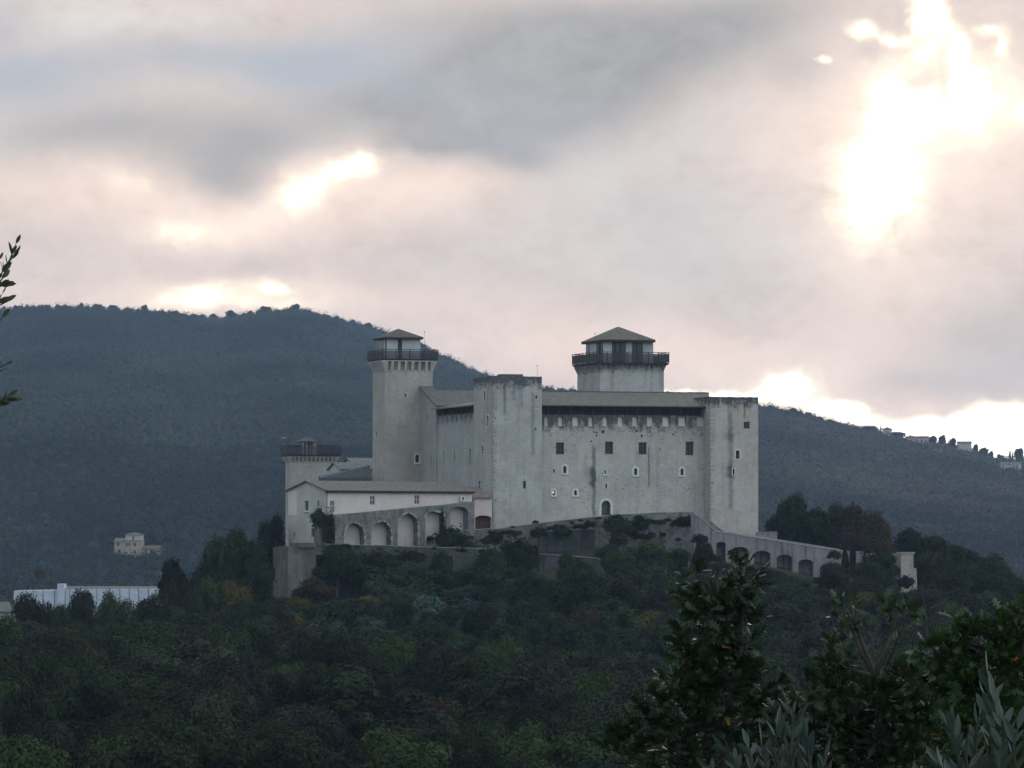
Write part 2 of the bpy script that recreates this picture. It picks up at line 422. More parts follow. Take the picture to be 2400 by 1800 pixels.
def opening(T, plane, c, px0, px1, py0, py1, arch=0, trim=0, depth=.45, mat='void', sill=False, name='window', kind='front', bars=False):
    """returns the hole outline and makes the window part with its surround. plane: 'v' wall at v=c or 'u' wall at u=c"""
    F = T.F
    if plane == 'v':
        a0, a1 = F.u_at(px0, c), F.u_at(px1, c)
        am = (a0 + a1) / 2; z1, z0 = F.z_at(py0, am, c), F.z_at(py1, am, c)
        to3 = lambda a, z, off=0.0: (a, c + off, z)
    else:
        a0, a1 = F.v_at(px1, c), F.v_at(px0, c)
        am = (a0 + a1) / 2; z1, z0 = F.z_at(py0, c, am), F.z_at(py1, c, am)
        to3 = lambda a, z, off=0.0: (c + off, a, z)
    h = rect_arch(a0, a1, z0, z1, arch)
    w = MB(); k = len(h)
    e = .0
    w.add([to3(a, z, depth - .02) for a, z in h] + [to3(a, z, depth + .05) for a, z in h],
          [tuple(range(k)), tuple(range(k, 2 * k))[::-1]] + [(i, (i + 1) % k, k + (i + 1) % k, k + i) for i in range(k)])
    o = T.part(name, w, M[mat])
    if bars:
        g = MB(); t = .035
        mid = (a0 + a1) / 2; zz = (z0 * .45 + z1 * .55)
        for (x0, x1, y0, y1) in ((mid - t, mid + t, z0, z1), (a0, a1, zz - t, zz + t), (a0, a0 + .06, z0, z1), (a1 - .06, a1, z0, z1)):
            p = [to3(x0, y0, depth - .09), to3(x1, y0, depth - .09), to3(x1, y0, depth - .03), to3(x0, y0, depth - .03),
                 to3(x0, y1, depth - .09), to3(x1, y1, depth - .09), to3(x1, y1, depth - .03), to3(x0, y1, depth - .03)]
            g.hex8(p)
        T.sub('frame', g, M['darkmetal' if mat == 'void' else 'surround'], o)
    if trim > 0:
        q = MB(); big = rect_arch(a0 - trim, a1 + trim, z0 - (0 if name == 'door' else trim * .6), z1 + trim, arch)
        b = [to3(a, z, -.05) for a, z in h] + [to3(a, z, -.05) for a, z in big]
        b2 = [to3(a, z, .02) for a, z in h] + [to3(a, z, .02) for a, z in big]
        fs = []
        for i in range(k):
            j = (i + 1) % k
            fs += [(i, j, k + j, k + i), (k + i, k + j, 3 * k + j, 3 * k + i), (i, 2 * k + i, 2 * k + j, j)]
        q.add(b + b2, fs)
        T.sub('surround', q, M['surround'], o)
    if sill:
        q = MB(); p = [to3(a0 - .2, z0 - .22, -.16), to3(a1 + .2, z0 - .22, -.16), to3(a1 + .2, z0 - .22, .0), to3(a0 - .2, z0 - .22, .0),
                       to3(a0 - .2, z0 - .06, -.16), to3(a1 + .2, z0 - .06, -.16), to3(a1 + .2, z0 - .06, .0), to3(a0 - .2, z0 - .06, .0)]
        q.hex8(p); T.sub('sill', q, M['surround'], o)
    return h

def jagged(a0, a1, zbase, ztop, amp=.12, step=.7, seed=1):
    r = random.Random(seed); pts = [(a0, zbase), (a1, zbase)]
    n = max(2, int(abs(a1 - a0) / step))
    for i in range(n + 1):
        a = a1 + (a0 - a1) * i / n
        pts.append((a, ztop + (r.uniform(-amp, amp * .4) if 0 < i < n else 0)))
    return pts

F = Frame(1155, 650, 17.5)        # the fortress: u runs along its front, v goes back

# ================================================================== the keep and its towers
def body(T, u0, u1, v0, v1, zb, zt, fh, lh, mat, batter=0.0, ragged=0.0, seed=1):
    """a tower's masonry: front wall with holes fh, left wall with holes lh, back, right, top"""
    w = MB()
    fo = jagged(u0, u1, zb, zt, ragged, .6, seed) if ragged else [(u0, zb), (u1, zb), (u1, zt), (u0, zt)]
    lo = [(v0, zb), (v1, zb), (v1, zt), (v0, zt)]
    w.wall(fo, fh, lambda a, z: (a, v0, z), (0, 1, 0), .45)
    w.wall(lo, lh, lambda a, z: (u0, a, z), (1, 0, 0), .45)
    w.quad((u1, v0, zb), (u1, v1, zb), (u1, v1, zt), (u1, v0, zt))
    w.quad((u0, v1, zb), (u1, v1, zb), (u1, v1, zt), (u0, v1, zt))
    w.quad((u0, v0, zt - .25), (u1, v0, zt - .25), (u1, v1, zt - .25), (u0, v1, zt - .25))
    return T.part('wall', w, mat)

def hip_roof(u0, u1, v0, v1, z0, z1, rise_at=None, th=.28):
    m = MB(); c = ((u0 + u1) / 2, (v0 + v1) / 2)
    k = .12
    m.add([(u0, v0, z0), (u1, v0, z0), (u1, v1, z0), (u0, v1, z0), (c[0] - k, c[1], z1), (c[0] + k, c[1], z1),
           (u0, v0, z0 - th), (u1, v0, z0 - th), (u1, v1, z0 - th), (u0, v1, z0 - th)],
          [(0, 1, 5, 4), (1, 2, 5), (2, 3, 4, 5), (3, 0, 4), (0, 6, 7, 1), (1, 7, 8, 2), (2, 8, 9, 3), (3, 9, 6, 0), (6, 9, 8, 7)])
    return m

def terrace(T, u0, u1, v0, v1, zd, zr, over, step, lant, roof, nposts_gap=1.65):
    """timber/metal walkway with railing all round, and the small roofed lantern on it"""
    F = T.F
    a0, a1, b0, b1 = u0 - over, u1 + over, v0 - over, v1 + over
    d = MB(); d.box(a0, a1, b0, b1, zd - .16, zd); d.box(a0 + .05, a1 - .05, b0 + .05, b1 - .05, zd - .34, zd - .163)
    T.part('walkway', d, M['wood_dark'])
    rail = MB(); pan = MB(); h = zr
    for (p, q) in (((a0, b0), (a1, b0)), ((a1, b0), (a1, b1)), ((a1, b1), (a0, b1)), ((a0, b1), (a0, b0))):
        L = math.dist(p, q); n = max(2, round(L / nposts_gap)); dxx, dyy = (q[0] - p[0]) / L, (q[1] - p[1]) / L
        for i in range(n):
            x, y = p[0] + dxx * L * i / n, p[1] + dyy * L * i / n
            rail.box(x - .055, x + .055, y - .055, y + .055, zd + .003, h)
        for zz, t in ((h - .06, .05), (h - .28, .025), (zd + .1, .03)):
            x0, x1 = sorted((p[0], q[0])); y0, y1 = sorted((p[1], q[1]))
            rail.box(x0 - .03, x1 + .03, y0 - .03, y1 + .03, zz - t, zz + t)
        nb = int(L / .11)
        for i in range(nb):
            x, y = p[0] + dxx * L * (i + .5) / nb, p[1] + dyy * L * (i + .5) / nb
            hx, hy = abs(dxx) * .03 + .008, abs(dyy) * .03 + .008
            pan.box(x - hx, x + hx, y - hy, y + hy, zd + .13, h - .3)
    rl = T.part('railing', rail, M['darkmetal'])
    T.sub('balusters', pan, M['meshmetal'], rl)
    (l0, l1, m0, m1, lz) = lant
    la = MB(); la.box(l0 + .12, l1 - .12, m0 + .12, m1 - .12, zd + .003, lz)
    T.part('lantern', la, M['void'])
    return (l0, l1, m0, m1, lz)

def corbels(T, u0, u1, v0, v1, z0, z1, out, nf, ns, mat, wfrac=.38, ring=.3, low=.05, back=None):
    """machicolation: stone brackets that lean out under the walkway, with a ring on top"""
    m = MB()
    def wedge(p, tx, ty, w, ox, oy):
        a = (p[0] - tx * w / 2, p[1] - ty * w / 2); b = (p[0] + tx * w / 2, p[1] + ty * w / 2)
        m.hex8([(a[0] + ox * low, a[1] + oy * low, z0), (b[0] + ox * low, b[1] + oy * low, z0), (b[0] - ox * .3, b[1] - oy * .3, z0), (a[0] - ox * .3, a[1] - oy * .3, z0),
                (a[0] + ox * out, a[1] + oy * out, z1 - ring), (b[0] + ox * out, b[1] + oy * out, z1 - ring), (b[0] - ox * .3, b[1] - oy * .3, z1 - ring), (a[0] - ox * .3, a[1] - oy * .3, z1 - ring)])
    gf, gs = (u1 - u0) / nf, (v1 - v0) / ns
    for i in range(nf + 1):
        x = u0 + gf * i; w = gf * wfrac
        x = min(max(x, u0 + w / 2), u1 - w / 2)
        wedge((x, v0), 1, 0, w, 0, -1); wedge((x, v1), 1, 0, w, 0, 1)
    for i in range(ns + 1):
        y = v0 + gs * i; w = gs * wfrac
        y = min(max(y, v0 + w / 2), v1 - w / 2)
        wedge((u0, y), 0, 1, w, -1, 0); wedge((u1, y), 0, 1, w, 1, 0)
    for (cx, cy, sx, sy) in ((u0, v0, -1, -1), (u1, v0, 1, -1), (u0, v1, -1, 1), (u1, v1, 1, 1)):
        g = .28
        p = [(cx, cy, z0), (cx - sx * g, cy, z0), (cx - sx * g, cy - sy * g, z0), (cx, cy - sy * g, z0),
             (cx + sx * out, cy + sy * out, z1 - ring), (cx - sx * g, cy + sy * out, z1 - ring), (cx - sx * g, cy - sy * g, z1 - ring), (cx + sx * out, cy - sy * g, z1 - ring)]
        m.hex8(p)
    m.frustum((u0 - out - .02, u1 + out + .02, v0 - out - .02, v1 + out + .02), z1 - ring + .003, (u0 - out - .02, u1 + out + .02, v0 - out - .02, v1 + out + .02), z1)
    T.part('machicolation', m, mat)
    if back:  # thin band behind the brackets, recess shade painted as dark brown
        q = MB(); q.frustum((u0 - .03, u1 + .03, v0 - .03, v1 + .03), z0 + .25, (u0 - .03, u1 + .03, v0 - .03, v1 + .03), z1 - ring - .01); T.part('recess_shade_band', q, back)

def lantern_parts(T, L, zd, front, left, n_post=None):
    """light wall panels and dark posts around a lantern; front/left = list of (px0, px1, kind)"""
    F = T.F; (l0, l1, m0, m1, lz) = L
    for (p0, p1, k) in front:
        a, b = F.u_at(p0, m0), F.u_at(p1, m0); q = MB()
        q.box(a, b, m0, m0 + .1, zd + .003, lz - .003); T.part('panel' if k == 'w' else 'post', q, M['panel_wall' if k == 'w' else 'darkmetal'])
    for (p0, p1, k) in left:
        a, b = F.v_at(p1, l0), F.v_at(p0, l0); q = MB()
        q.box(l0, l0 + .1, max(a, m0 + .11), b, zd + .003, lz - .003); T.part('panel' if k == 'w' else 'post', q, M['panel_wall' if k == 'w' else 'darkmetal'])
    pan = MB()
    pan.box(l1 - .1, l1, m0 + .11, m1, zd + .003, lz - .003); pan.box(l0 + .11, l1 - .101, m1 - .1, m1, zd + .003, lz - .003)
    T.part('lantern_wall', pan, M['panel_wall'])

# -------- tower in the middle (square, flat ragged top)
uA, uB = 0.0, F.u_at(1270, 0)
vA = F.v_at(1110, 0)
zb = 96.0
zt2 = F.z_at(881, 0, 0)
ms_mid = stone('stone_mid_tower', (0.414, 0.420, 0.414), (0.360, 0.348, 0.330), dark=(.085, .09, .10), streak=.3, topz=zt2, topdepth=1.9, topk=1.8,
               stains=((F.u_at(1183, 0), .3, zt2 - 6, zt2 - .5, .55), (F.u_at(1205, 0), .35, zt2 - 4, zt2 - .5, .5), (F.u_at(1222, 0), .25, zt2 - 5, zt2, .35), (F.u_at(1249, 0), .3, zt2 - 12, zt2 - 2, .45)), pits=.35)
T = Thing('fortress_tower', F, 0, 0, zb, 'square tower with flat ragged blackened top at the near corner of the long front wall', 'tower', 'towers of the fortress')
fh = [opening(T, 'v', 0, 1226, 1233, 1127, 1145, .6), opening(T, 'v', 0, 1255, 1259, 927, 934), opening(T, 'v', 0, 1254, 1257, 1002, 1008)]
lh = [opening(T, 'u', 0, 1134, 1139, 915, 940, 1, .2), opening(T, 'u', 0, 1141, 1146, 973, 999, 1, .2), opening(T, 'u', 0, 1129, 1134, 1043, 1065, 1, .2)]
body(T, 0, uB, 0, vA, zb, zt2, fh, lh, ms_mid, ragged=.08, seed=3)
m = MB(); m.box(F.u_at(1175, .5), F.u_at(1225, .5), .3, 2.5, zt2 - .3, F.z_at(877, 3, .5))
T.part('parapet', m, ms_mid)
q = MB(); r_ = random.Random(5)                      # pale quoins up the corner
zz = zb + 1
while zz < zt2 - 1.6:
    L1 = r_.choice((.28, .45, .6)); hq = r_.uniform(.28, .5); q.box(-.03, L1, -.03, r_.choice((.25, .5)), zz, zz + hq); zz += hq; q.box(-.025, .12, -.025, .12, zz, zz + .2); zz += .2
T.part('quoin', q, M['coping'])
an = MB(); p1 = (F.u_at(1259, 2), 2.0); an.tube([(p1[0], p1[1], zt2 - .2), (p1[0], p1[1], F.z_at(856, p1[0], p1[1]))], [.022, .016], 5); an.box(p1[0] - .1, p1[0] + .1, p1[1] - .04, p1[1] + .04, F.z_at(858, *p1), F.z_at(856.5, *p1))
Ta = Thing('antenna', F, p1[0], p1[1], zt2 - .2, 'thin metal antenna mast on the flat-topped ragged tower', 'antenna')
Ta.part('mast', an, M['shutter'])

# -------- long front wall of the keep with its roofed gallery
vk = 2.7
k0, k1 = uB, F.u_at(1652, vk)
zg = F.z_at(973, (k0 + k1) / 2, vk)      # top of masonry parapet
T = Thing('keep_building', F, k0, vk, 97, 'long front of the keep with arched door, square windows and timber gallery under tiled roof', 'building')
uu = lambda px: F.u_at(px, vk)
ms_keep = stone('stone_keep', (0.450, 0.446, 0.426), (0.390, 0.374, 0.348), dark=(.075, .08, .085), streak=.2, topz=zg, topdepth=2.6, topk=1.7,
                stains=((uu(1392), .34, zg - 15.5, zg - 4.0, .7), (uu(1388), .5, zg - 11, zg - 7.5, .7), (uu(1521), .13, zg - 11, zg - 4, .8), (uu(1380), .7, zg - 9.5, zg - 7.5, .45),
                        (uu(1617), .35, zg - 6.5, zg - 5, .5), (uu(1345), .5, zg - 11.6, zg - 10.8, .4)), pits=.6)
H = []
for (a, b, c, d) in ((1303, 1322, 1037, 1065), (1418, 1437, 1035, 1064), (1496.5, 1515.5, 1036.5, 1065), (1607, 1625.5, 1035, 1067)):
    H.append(opening(T, 'v', vk, a, b, c, d, 0, 0, .5, 'void', bars=True))
H.append(opening(T, 'v', vk, 1320, 1327.5, 1092, 1109, 1, .3, sill=True, mat='wood_brown'))
H.append(opening(T, 'v', vk, 1486, 1493.5, 1097, 1113.5, 1, .3, sill=True))
H.append(opening(T, 'v', vk, 1595, 1602, 1098, 1114, 1, .3, sill=True, mat='wood_brown'))
H.append(opening(T, 'v', vk, 1416.5, 1420.5, 1101.5, 1111.5, 0, .1, sill=True))
H.append(opening(T, 'v', vk, 1418.5, 1423, 1133, 1145, 0, .1))
H.append(opening(T, 'v', vk, 1295, 1301, 1149, 1161, .8, .3, sill=True, mat='wood_brown'))
H.append(opening(T, 'v', vk, 1345.5, 1352, 1149, 1161, .8, .3, sill=True))
H.append(opening(T, 'v', vk, 1296.5, 1300.5, 1099, 1107, 1))
H.append(opening(T, 'v', vk, 1546, 1548, 1050, 1056))
for (px, py, r) in ((1393, 1013, 2), (1399, 1014, 2), (1413, 1012, 3.4), (1398, 1020, 2), (1504, 1021, 2.4), (1492, 1010, 2.2), (1386, 1034, 2), (1578, 1018, 2), (1523, 1013, 1.6), (1583, 1013, 1.5)):
    H.append(opening(T, 'v', vk, px - r, px + r, py - r, py + r, .9, name='putlog_hole'))
H.append(opening(T, 'v', vk, 1409.5, 1431, 1173, 1222, 1, .36, .6, name='door'))
zb = 97
# crenel recesses near the top (pale, boarded)
CR = [(1276, 1285.5), (1308, 1319), (1342, 1356), (1379, 1389), (1413, 1423.5), (1448, 1460), (1482, 1494), (1516, 1531), (1553, 1568), (1590, 1607), (1633, 1651)]
creh = []
for (a, b) in CR:
    creh.append(rect_arch(uu(a), uu(b), F.z_at(999, uu(a), vk), F.z_at(976, uu(a), vk), 0))
w = MB(); w.wall([(k0, zb), (k1, zb), (k1, zg), (k0, zg)], H + creh, lambda a, z: (a, vk, z), (0, 1, 0), .5)
w.quad((k0, vk, zg), (k1, vk, zg), (k1, vk + .7, zg), (k0, vk + .7, zg))
w.quad((k0, vk + 9, zb), (k1, vk + 9, zb), (k1, vk + 9, zg + 2), (k0, vk + 9, zg + 2))
w.quad((k0, vk, zb), (k0, vk + 9, zb), (k0, vk + 9, zg), (k0, vk, zg)); w.quad((k1, vk, zb), (k1, vk + 9, zb), (k1, vk + 9, zg), (k1, vk, zg))
T.part('wall', w, ms_keep)
for h in creh:
    c = MB(); a0, a1, z0, z1 = h[0][0], h[1][0], h[0][1], h[2][1]
    # sloping sill inside the recess
    c.add([(a0, vk + .12, z0), (a1, vk + .12, z0), (a1, vk + .42, z1), (a0, vk + .42, z1), (a0, vk + .5, z0), (a1, vk + .5, z0), (a1, vk + .5, z1), (a0, vk + .5, z1)],
          [(0, 1, 2, 3), (0, 3, 7, 4), (1, 5, 6, 2), (3, 2, 6, 7), (4, 5, 1, 0)])
    T.part('embrasure', c, M['embrasure'])
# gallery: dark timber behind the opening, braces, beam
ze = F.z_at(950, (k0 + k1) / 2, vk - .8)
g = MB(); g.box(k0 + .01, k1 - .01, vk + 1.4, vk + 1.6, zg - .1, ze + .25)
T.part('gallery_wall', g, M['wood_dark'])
g = MB(); n = 15
for i in range(n + 1):
    x = k0 + .2 + (k1 - k0 - .4) * i / n
    g.box(x - .07, x + .07, vk + .15, vk + .3, zg, ze + .1)
    for s_ in (-1, 1):
        g.tube([(x, vk + .22, ze - .55), (x + s_ * .5, vk + .22, ze + .05)], [.045, .045], 4)
g.box(k0 + .01, k1 - .01, vk + .1, vk + .34, ze + .0, ze + .18)
T.part('gallery_frame', g, M['wood_brown'])
m_tile = tiles('roof_tiles_keep', (0.1749, 0.1631, 0.1434), (0.1297, 0.1181, 0.1016), 0)
rf = MB(); vr = vk + 8.5; zr = F.z_at(919, (k0 + k1) / 2, vr); z0 = ze - .02; kk0 = k0 + .02; kR = F.u_at(1662, vr)
rf.add([(kk0, vk - .85, z0), (k1 + .1, vk - .85, z0), (kR, vr, zr), (kk0, vr, zr), (kk0, vk - .85, z0 - .2), (k1 + .1, vk - .85, z0 - .2), (kR, vr, zr - .3), (kk0, vr, zr - .3),
        (kk0, vr + 8, z0), (kR, vr + 8, z0)],
       [(0, 1, 2, 3), (4, 7, 6, 5), (0, 4, 5, 1), (1, 5, 6, 2), (0, 3, 7, 4), (3, 2, 9, 8)])
ro = T.part('roof', rf, m_tile)
gt = MB(); gt.tube([(kk0, vk - .93, z0 - .16), (k1 + .05, vk - .93, z0 - .16)], [.09, .09], 6); T.sub('gutter', gt, M['copper'], ro)
rg = MB()
r_ = random.Random(2)
x = kk0
while x < kR - .4:
    rg.box(x, x + .42, vr - .14, vr + .14, zr - .03 + r_.uniform(0, .03), zr + .13 + r_.uniform(-.02, .03)); x += .45
T.sub('ridge_tiles', rg, m_tile, ro)
gl = MB(); gl.box(uu(1297.2), uu(1299.3), vk + .30, vk + .36, F.z_at(1155.5, uu(1298), vk), F.z_at(1152, uu(1298), vk))
mg, n_, b_ = newmat('lamp_glow'); b_.inputs['Emission Color'].default_value = (1, .55, .22, 1); b_.inputs['Emission Strength'].default_value = 2.2; b_.inputs['Base Color'].default_value = (.8, .5, .3, 1)
T.part('lamp', gl, mg)
dl = MB(); dl.box(uu(1410.5), uu(1424), vk + .50, vk + .56, zb + 1, F.z_at(1184, uu(1420), vk)); T.part('door_leaf', dl, M['shutter'])

# -------- right end tower
v4 = 0.0
r0 = F.u_at(1664, v4); r1 = F.u_at(1777, v4); vb4 = 8.5; zt4 = F.z_at(930, (r0 + r1) / 2, v4); zb = 95
ur = lambda px: F.u_at(px, v4)
ms_r = stone('stone_right_tower', (0.438, 0.420, 0.402), (0.402, 0.360, 0.324), dark=(.075, .075, .075), streak=.25, topz=zt4, topdepth=1.7, topk=1.6,
             stains=((ur(1713), .42, zt4 - 17, zt4 - 1.5, .5), (ur(1711), .7, zt4 - 12.5, zt4 - 9.5, .55), (ur(1708), .8, zt4 - 7, zt4 - 4.5, .35), (ur(1745), .16, zt4 - 3.5, zt4, .7)), pits=.55)
T = Thing('fortress_tower', F, r0, v4, zb, 'flat-topped corner tower with dark vertical stain and brown square window above the sloping walkway', 'tower', 'towers of the fortress')
fh = [opening(T, 'v', v4, 1743, 1757.5, 988.5, 1004.5, 0, 0, .3, 'wood_brown'), opening(T, 'v', v4, 1724, 1733.5, 1055, 1075.5, 1, .2, .3, 'wood_brown'),
      opening(T, 'v', v4, 1717, 1722, 1099, 1113, 0, .13), opening(T, 'v', v4, 1767, 1769, 940, 944)]
body(T, r0, r1, v4, vb4, zb, zt4, fh, [], ms_r, ragged=.06, seed=8)
m = MB(); m.frustum((r1 - .01, r1 + .003, v4 + .01, vb4), zt4 - 2, (r1 - .01, r1 + .002, v4 + .01, vb4), zt4 - 1.9)
m = MB(); m.box(F.u_at(1642, vb4), r0 + .1, vb4 - 3.2, vb4 + 2.5, zb + 6, F.z_at(932, r0, vb4 - 3)); T.part('turret', m, ms_r)
q = MB(); zz = zb + 1.5; r_ = random.Random(15)
while zz < zt4 - 1.4:
    hq = r_.uniform(.28, .5); q.box(r0 - .03, r0 + r_.choice((.25, .42, .6)), v4 - .03, v4 + .2, zz, zz + hq); zz += hq; q.box(r0 - .025, r0 + .12, v4 - .025, v4 + .1, zz, zz + .25); zz += .25
T.part('quoin', q, M['coping'])
dp = MB(); x = F.u_at(1651.5, 2.5); dp.tube([(x, vk - .12, 98), (x, vk - .12, zg)], [.06, .06], 5); T.part('drainpipe', dp, M['darkmetal'])

# -------- big tower behind the keep
v3 = 18.0
a0, a1 = F.u_at(1405, v3), F.u_at(1556, v3); b1 = F.v_at(1353, a0); um = (a0 + a1) / 2
zd = F.z_at(849, um, v3 - .8); zb = 100
ms3 = stone('stone_great_tower', (0.402, 0.408, 0.402), (0.348, 0.342, 0.324), streak=.35, topz=F.z_at(858, um, v3), topdepth=1.2, pits=.3, dark=(.12, .125, .13))
T = Thing('fortress_tower', F, a0, v3, zb, 'broad pale tower rising behind the long tiled roof, with railed walkway and pyramid roof', 'tower', 'towers of the fortress')
fh = [opening(T, 'v', v3, 1473.5, 1477, 859, 865, name='loophole'), opening(T, 'v', v3, 1524, 1529, 856.5, 864, .5, .05, name='loophole')]
body(T, a0, a1, v3, b1, zb, zd - .3, fh, [], ms3)
zl0, zl1 = F.z_at(873, um, v3), F.z_at(856, um, v3)
o3 = .48
m = MB(); m.frustum((a0 - .01, a1 + .01, v3 - .01, b1 + .01), zl0, (a0 - o3, a1 + o3, v3 + .5, b1 + o3), zl1, False)
m = MB()
for (x0, x1, y0, y1) in ():
    pass
# flare on the two visible returns, corbels along front
m.hex8([(a0 - .01, v3 + .4, zl0), (a0 + .1, v3 + .4, zl0), (a0 + .1, b1, zl0), (a0 - .01, b1, zl0), (a0 - o3, v3 + .4, zl1), (a0 + .1, v3 + .4, zl1), (a0 + .1, b1 + .3, zl1), (a0 - o3, b1 + .3, zl1)])
T.part('flare', m, ms3); m = MB()
m.hex8([(a1 - .1, v3 + .4, zl0), (a1 + .01, v3 + .4, zl0), (a1 + .01, b1, zl0), (a1 - .1, b1, zl0), (a1 - .1, v3 + .4, zl1), (a1 + o3, v3 + .4, zl1), (a1 + o3, b1 + .3, zl1), (a1 - .1, b1 + .3, zl1)])
T.part('flare', m, ms3)
corbels(T, a0, a1, v3, b1, F.z_at(866, um, v3), zd - .33, .30, 12, 10, ms3, .4, .12)
L = (F.u_at(1414, v3 + 1.0) - .0, F.u_at(1531, v3 + 1.0), v3 + 1.0, b1 - 1.0, F.z_at(801, um, v3 + 1))
terrace(T, a0, a1, v3, b1, zd, F.z_at(824.5, um, v3 - .8), .60, 0, L, None, 1.62)
lantern_parts(T, L, zd, [(1414, 1434, 'w'), (1441, 1443, 'd'), (1454, 1456, 'd'), (1467, 1481, 'w'), (1492, 1494, 'd'), (1507, 1531, 'w')], [(1383, 1398, 'w'), (1402, 1405, 'd'), (1410, 1413, 'd')])
e0, e1 = F.u_at(1415.5, v3 + .2), F.u_at(1536, v3 + .2)
T.part('roof', hip_roof(e0 - .2, e1, v3 + .0, b1 - .0, F.z_at(796, um, v3 + .2), F.z_at(766, um, (v3 + b1) / 2), th=.08), tiles('roof_tiles_tower', (0.1515, 0.1366, 0.1138), (0.1228, 0.1085, 0.0886), 0))
ev = MB(); ev.box(e0 - .15, e1 - .05, v3 + .05, b1 - .05, F.z_at(796, um, v3 + .2) - .36, F.z_at(796, um, v3 + .2) - .083); T.part('eaves_board', ev, M['wood_dark'])
x3, y3 = F.u_at(1395, v3 + 5), v3 + 5
an = MB(); an.tube([(x3, y3, zd), (x3, y3, F.z_at(782, x3, y3))], [.03, .02], 5); an.box(x3 - .06, x3 + .06, y3 - .06, y3 + .06, F.z_at(783, x3, y3), F.z_at(780.5, x3, y3))
Ta = Thing('antenna', F, x3, y3, zd, 'short lightning rod beside the pyramid roof of the broad tower', 'antenna'); Ta.part('mast', an, M['darkmetal'])

# -------- west flank with gallery roof (runs back from the middle tower)
uf = .35
vf0, vf1 = vA, F.v_at(1025, uf)
zgf = F.z_at(972, uf, (vf0 + vf1) / 2); zb = 97
ms_f = stone('stone_flank', (0.378, 0.386, 0.390), (0.336, 0.336, 0.330), dark=(.13, .14, .15), streak=.3, topz=zgf, topdepth=1.5, pits=.3, axis=1)
T = Thing('flank_building', F, uf, vf0, zb, 'receding fortress flank with slit windows and dark gallery, between tall tower and ragged tower', 'building')
lh = [opening(T, 'u', uf, 1039, 1042.5, 1058, 1084, 0, .06), opening(T, 'u', uf, 1064.5, 1068, 1056, 1083, 0, .06), opening(T, 'u', uf, 1099.5, 1103.5, 1052, 1088, 0)]
w = MB(); w.wall([(vf0, zb), (vf1, zb), (vf1, zgf), (vf0, zgf)], lh, lambda a, z: (uf, a, z), (1, 0, 0), .5)
w.quad((uf, vf1, zb), (uf + 8, vf1, zb), (uf + 8, vf1, zgf + 1.2), (uf, vf1, zgf + 1.2))
T.part('wall', w, ms_f)
zef = F.z_at(953, uf, (vf0 + vf1) / 2)
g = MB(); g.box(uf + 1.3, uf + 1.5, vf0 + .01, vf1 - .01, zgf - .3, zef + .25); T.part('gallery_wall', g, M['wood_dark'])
n = 9
for i in range(n):
    y = vf0 + .4 + (vf1 - vf0 - .8) * i / (n - 1)
    me_ = MB(); me_.box(uf - .14, uf + .0, y - .42, y + .42, zgf - .95, zgf + .02)
    me_.box(uf + .0, uf + .35, y - .42, y + .42, zgf + .003, zgf + .16); T.part('merlon', me_, ms_f)
rf = MB(); ur_ = uf + 7.5; zrf = F.z_at(934, ur_, (vf0 + vf1) / 2); u_ = uf - .9
rf.add([(u_, vf0 + .02, zef), (u_, vf1 + .4, zef), (ur_, vf1 - 1.0, zrf), (ur_, vf0 + .02, zrf), (u_, vf0 + .02, zef - .22), (u_, vf1 + .4, zef - .22), (ur_, vf1 - 1, zrf - .3), (ur_, vf0 + .02, zrf - .3), (ur_ + 7, vf0, zef), (ur_ + 7, vf1, zef)],
       [(0, 3, 2, 1), (4, 5, 6, 7), (0, 1, 5, 4), (1, 2, 6, 5), (3, 8, 9, 2), (0, 4, 7, 3)])
T.part('roof', rf, tiles('roof_tiles_flank', (0.2253, 0.2189, 0.1981), (0.1901, 0.1812, 0.1661), 1))

# -------- gabled wing between flank and tall tower
ug = uf - .15
vg0, vg1 = vf1 + .05, F.v_at(985, ug)
zge = F.z_at(945, ug, vg0); zgr = F.z_at(905, ug, vg1)
T = Thing('gabled_wing', F, ug, vg0, zb, 'narrow stone wing with steep half-gable roof against the tall tower with corbels', 'building')
ms_g = stone('stone_wing', (0.366, 0.366, 0.360), (0.324, 0.318, 0.312), dark=(.14, .14, .15), streak=.3, pits=.25, axis=1)
lh = [opening(T, 'u', ug, 1000, 1003.5, 973, 990, 0, .04), opening(T, 'u', ug, 1009, 1012.5, 1070, 1097, 0, .06)]
ug2 = ug + 2.0
w = MB(); w.wall([(vg0, zb), (vg1, zb), (vg1, zgr - .12), (vg0, zge - .12)], lh, lambda a, z: (ug, a, z), (1, 0, 0), .5)
w.quad((ug, vg0, zb), (ug2, vg0, zb), (ug2, vg0, zge - .12), (ug, vg0, zge - .12))
w.quad((ug2, vg0, zb), (ug2, vg1, zb), (ug2, vg1, zgr - .12), (ug2, vg0, zge - .12))
T.part('wall', w, ms_g)
def pitch_roof(u0, u1, va, vb, za, zb_, th=.22):
    m = MB(); m.hex8([(u0, va, za - th), (u1, va, za - th), (u1, vb, zb_ - th), (u0, vb, zb_ - th), (u0, va, za), (u1, va, za), (u1, vb, zb_), (u0, vb, zb_)]); return m
m_tg = tiles('roof_tiles_wing', (0.1445, 0.1410, 0.1279), (0.1161, 0.1107, 0.0991), 0)
T.part('roof', pitch_roof(ug - .2, ug2, vg0 - .5, vg1 + .3, zge - .3, zgr + .1), m_tg)
T = Thing('rear_wing', F, ug2, vg0, zb, 'stone range with dull tiled roof just behind the gallery roof of the flank', 'building')
zr2 = F.z_at(915, ug2 + 6, vg1 + .5)
w = MB(); w.box(ug2 + .02, ug2 + 24, vg0 + .1, vg1 + 5, zb, zge - .9); T.part('wall', w, ms_g)
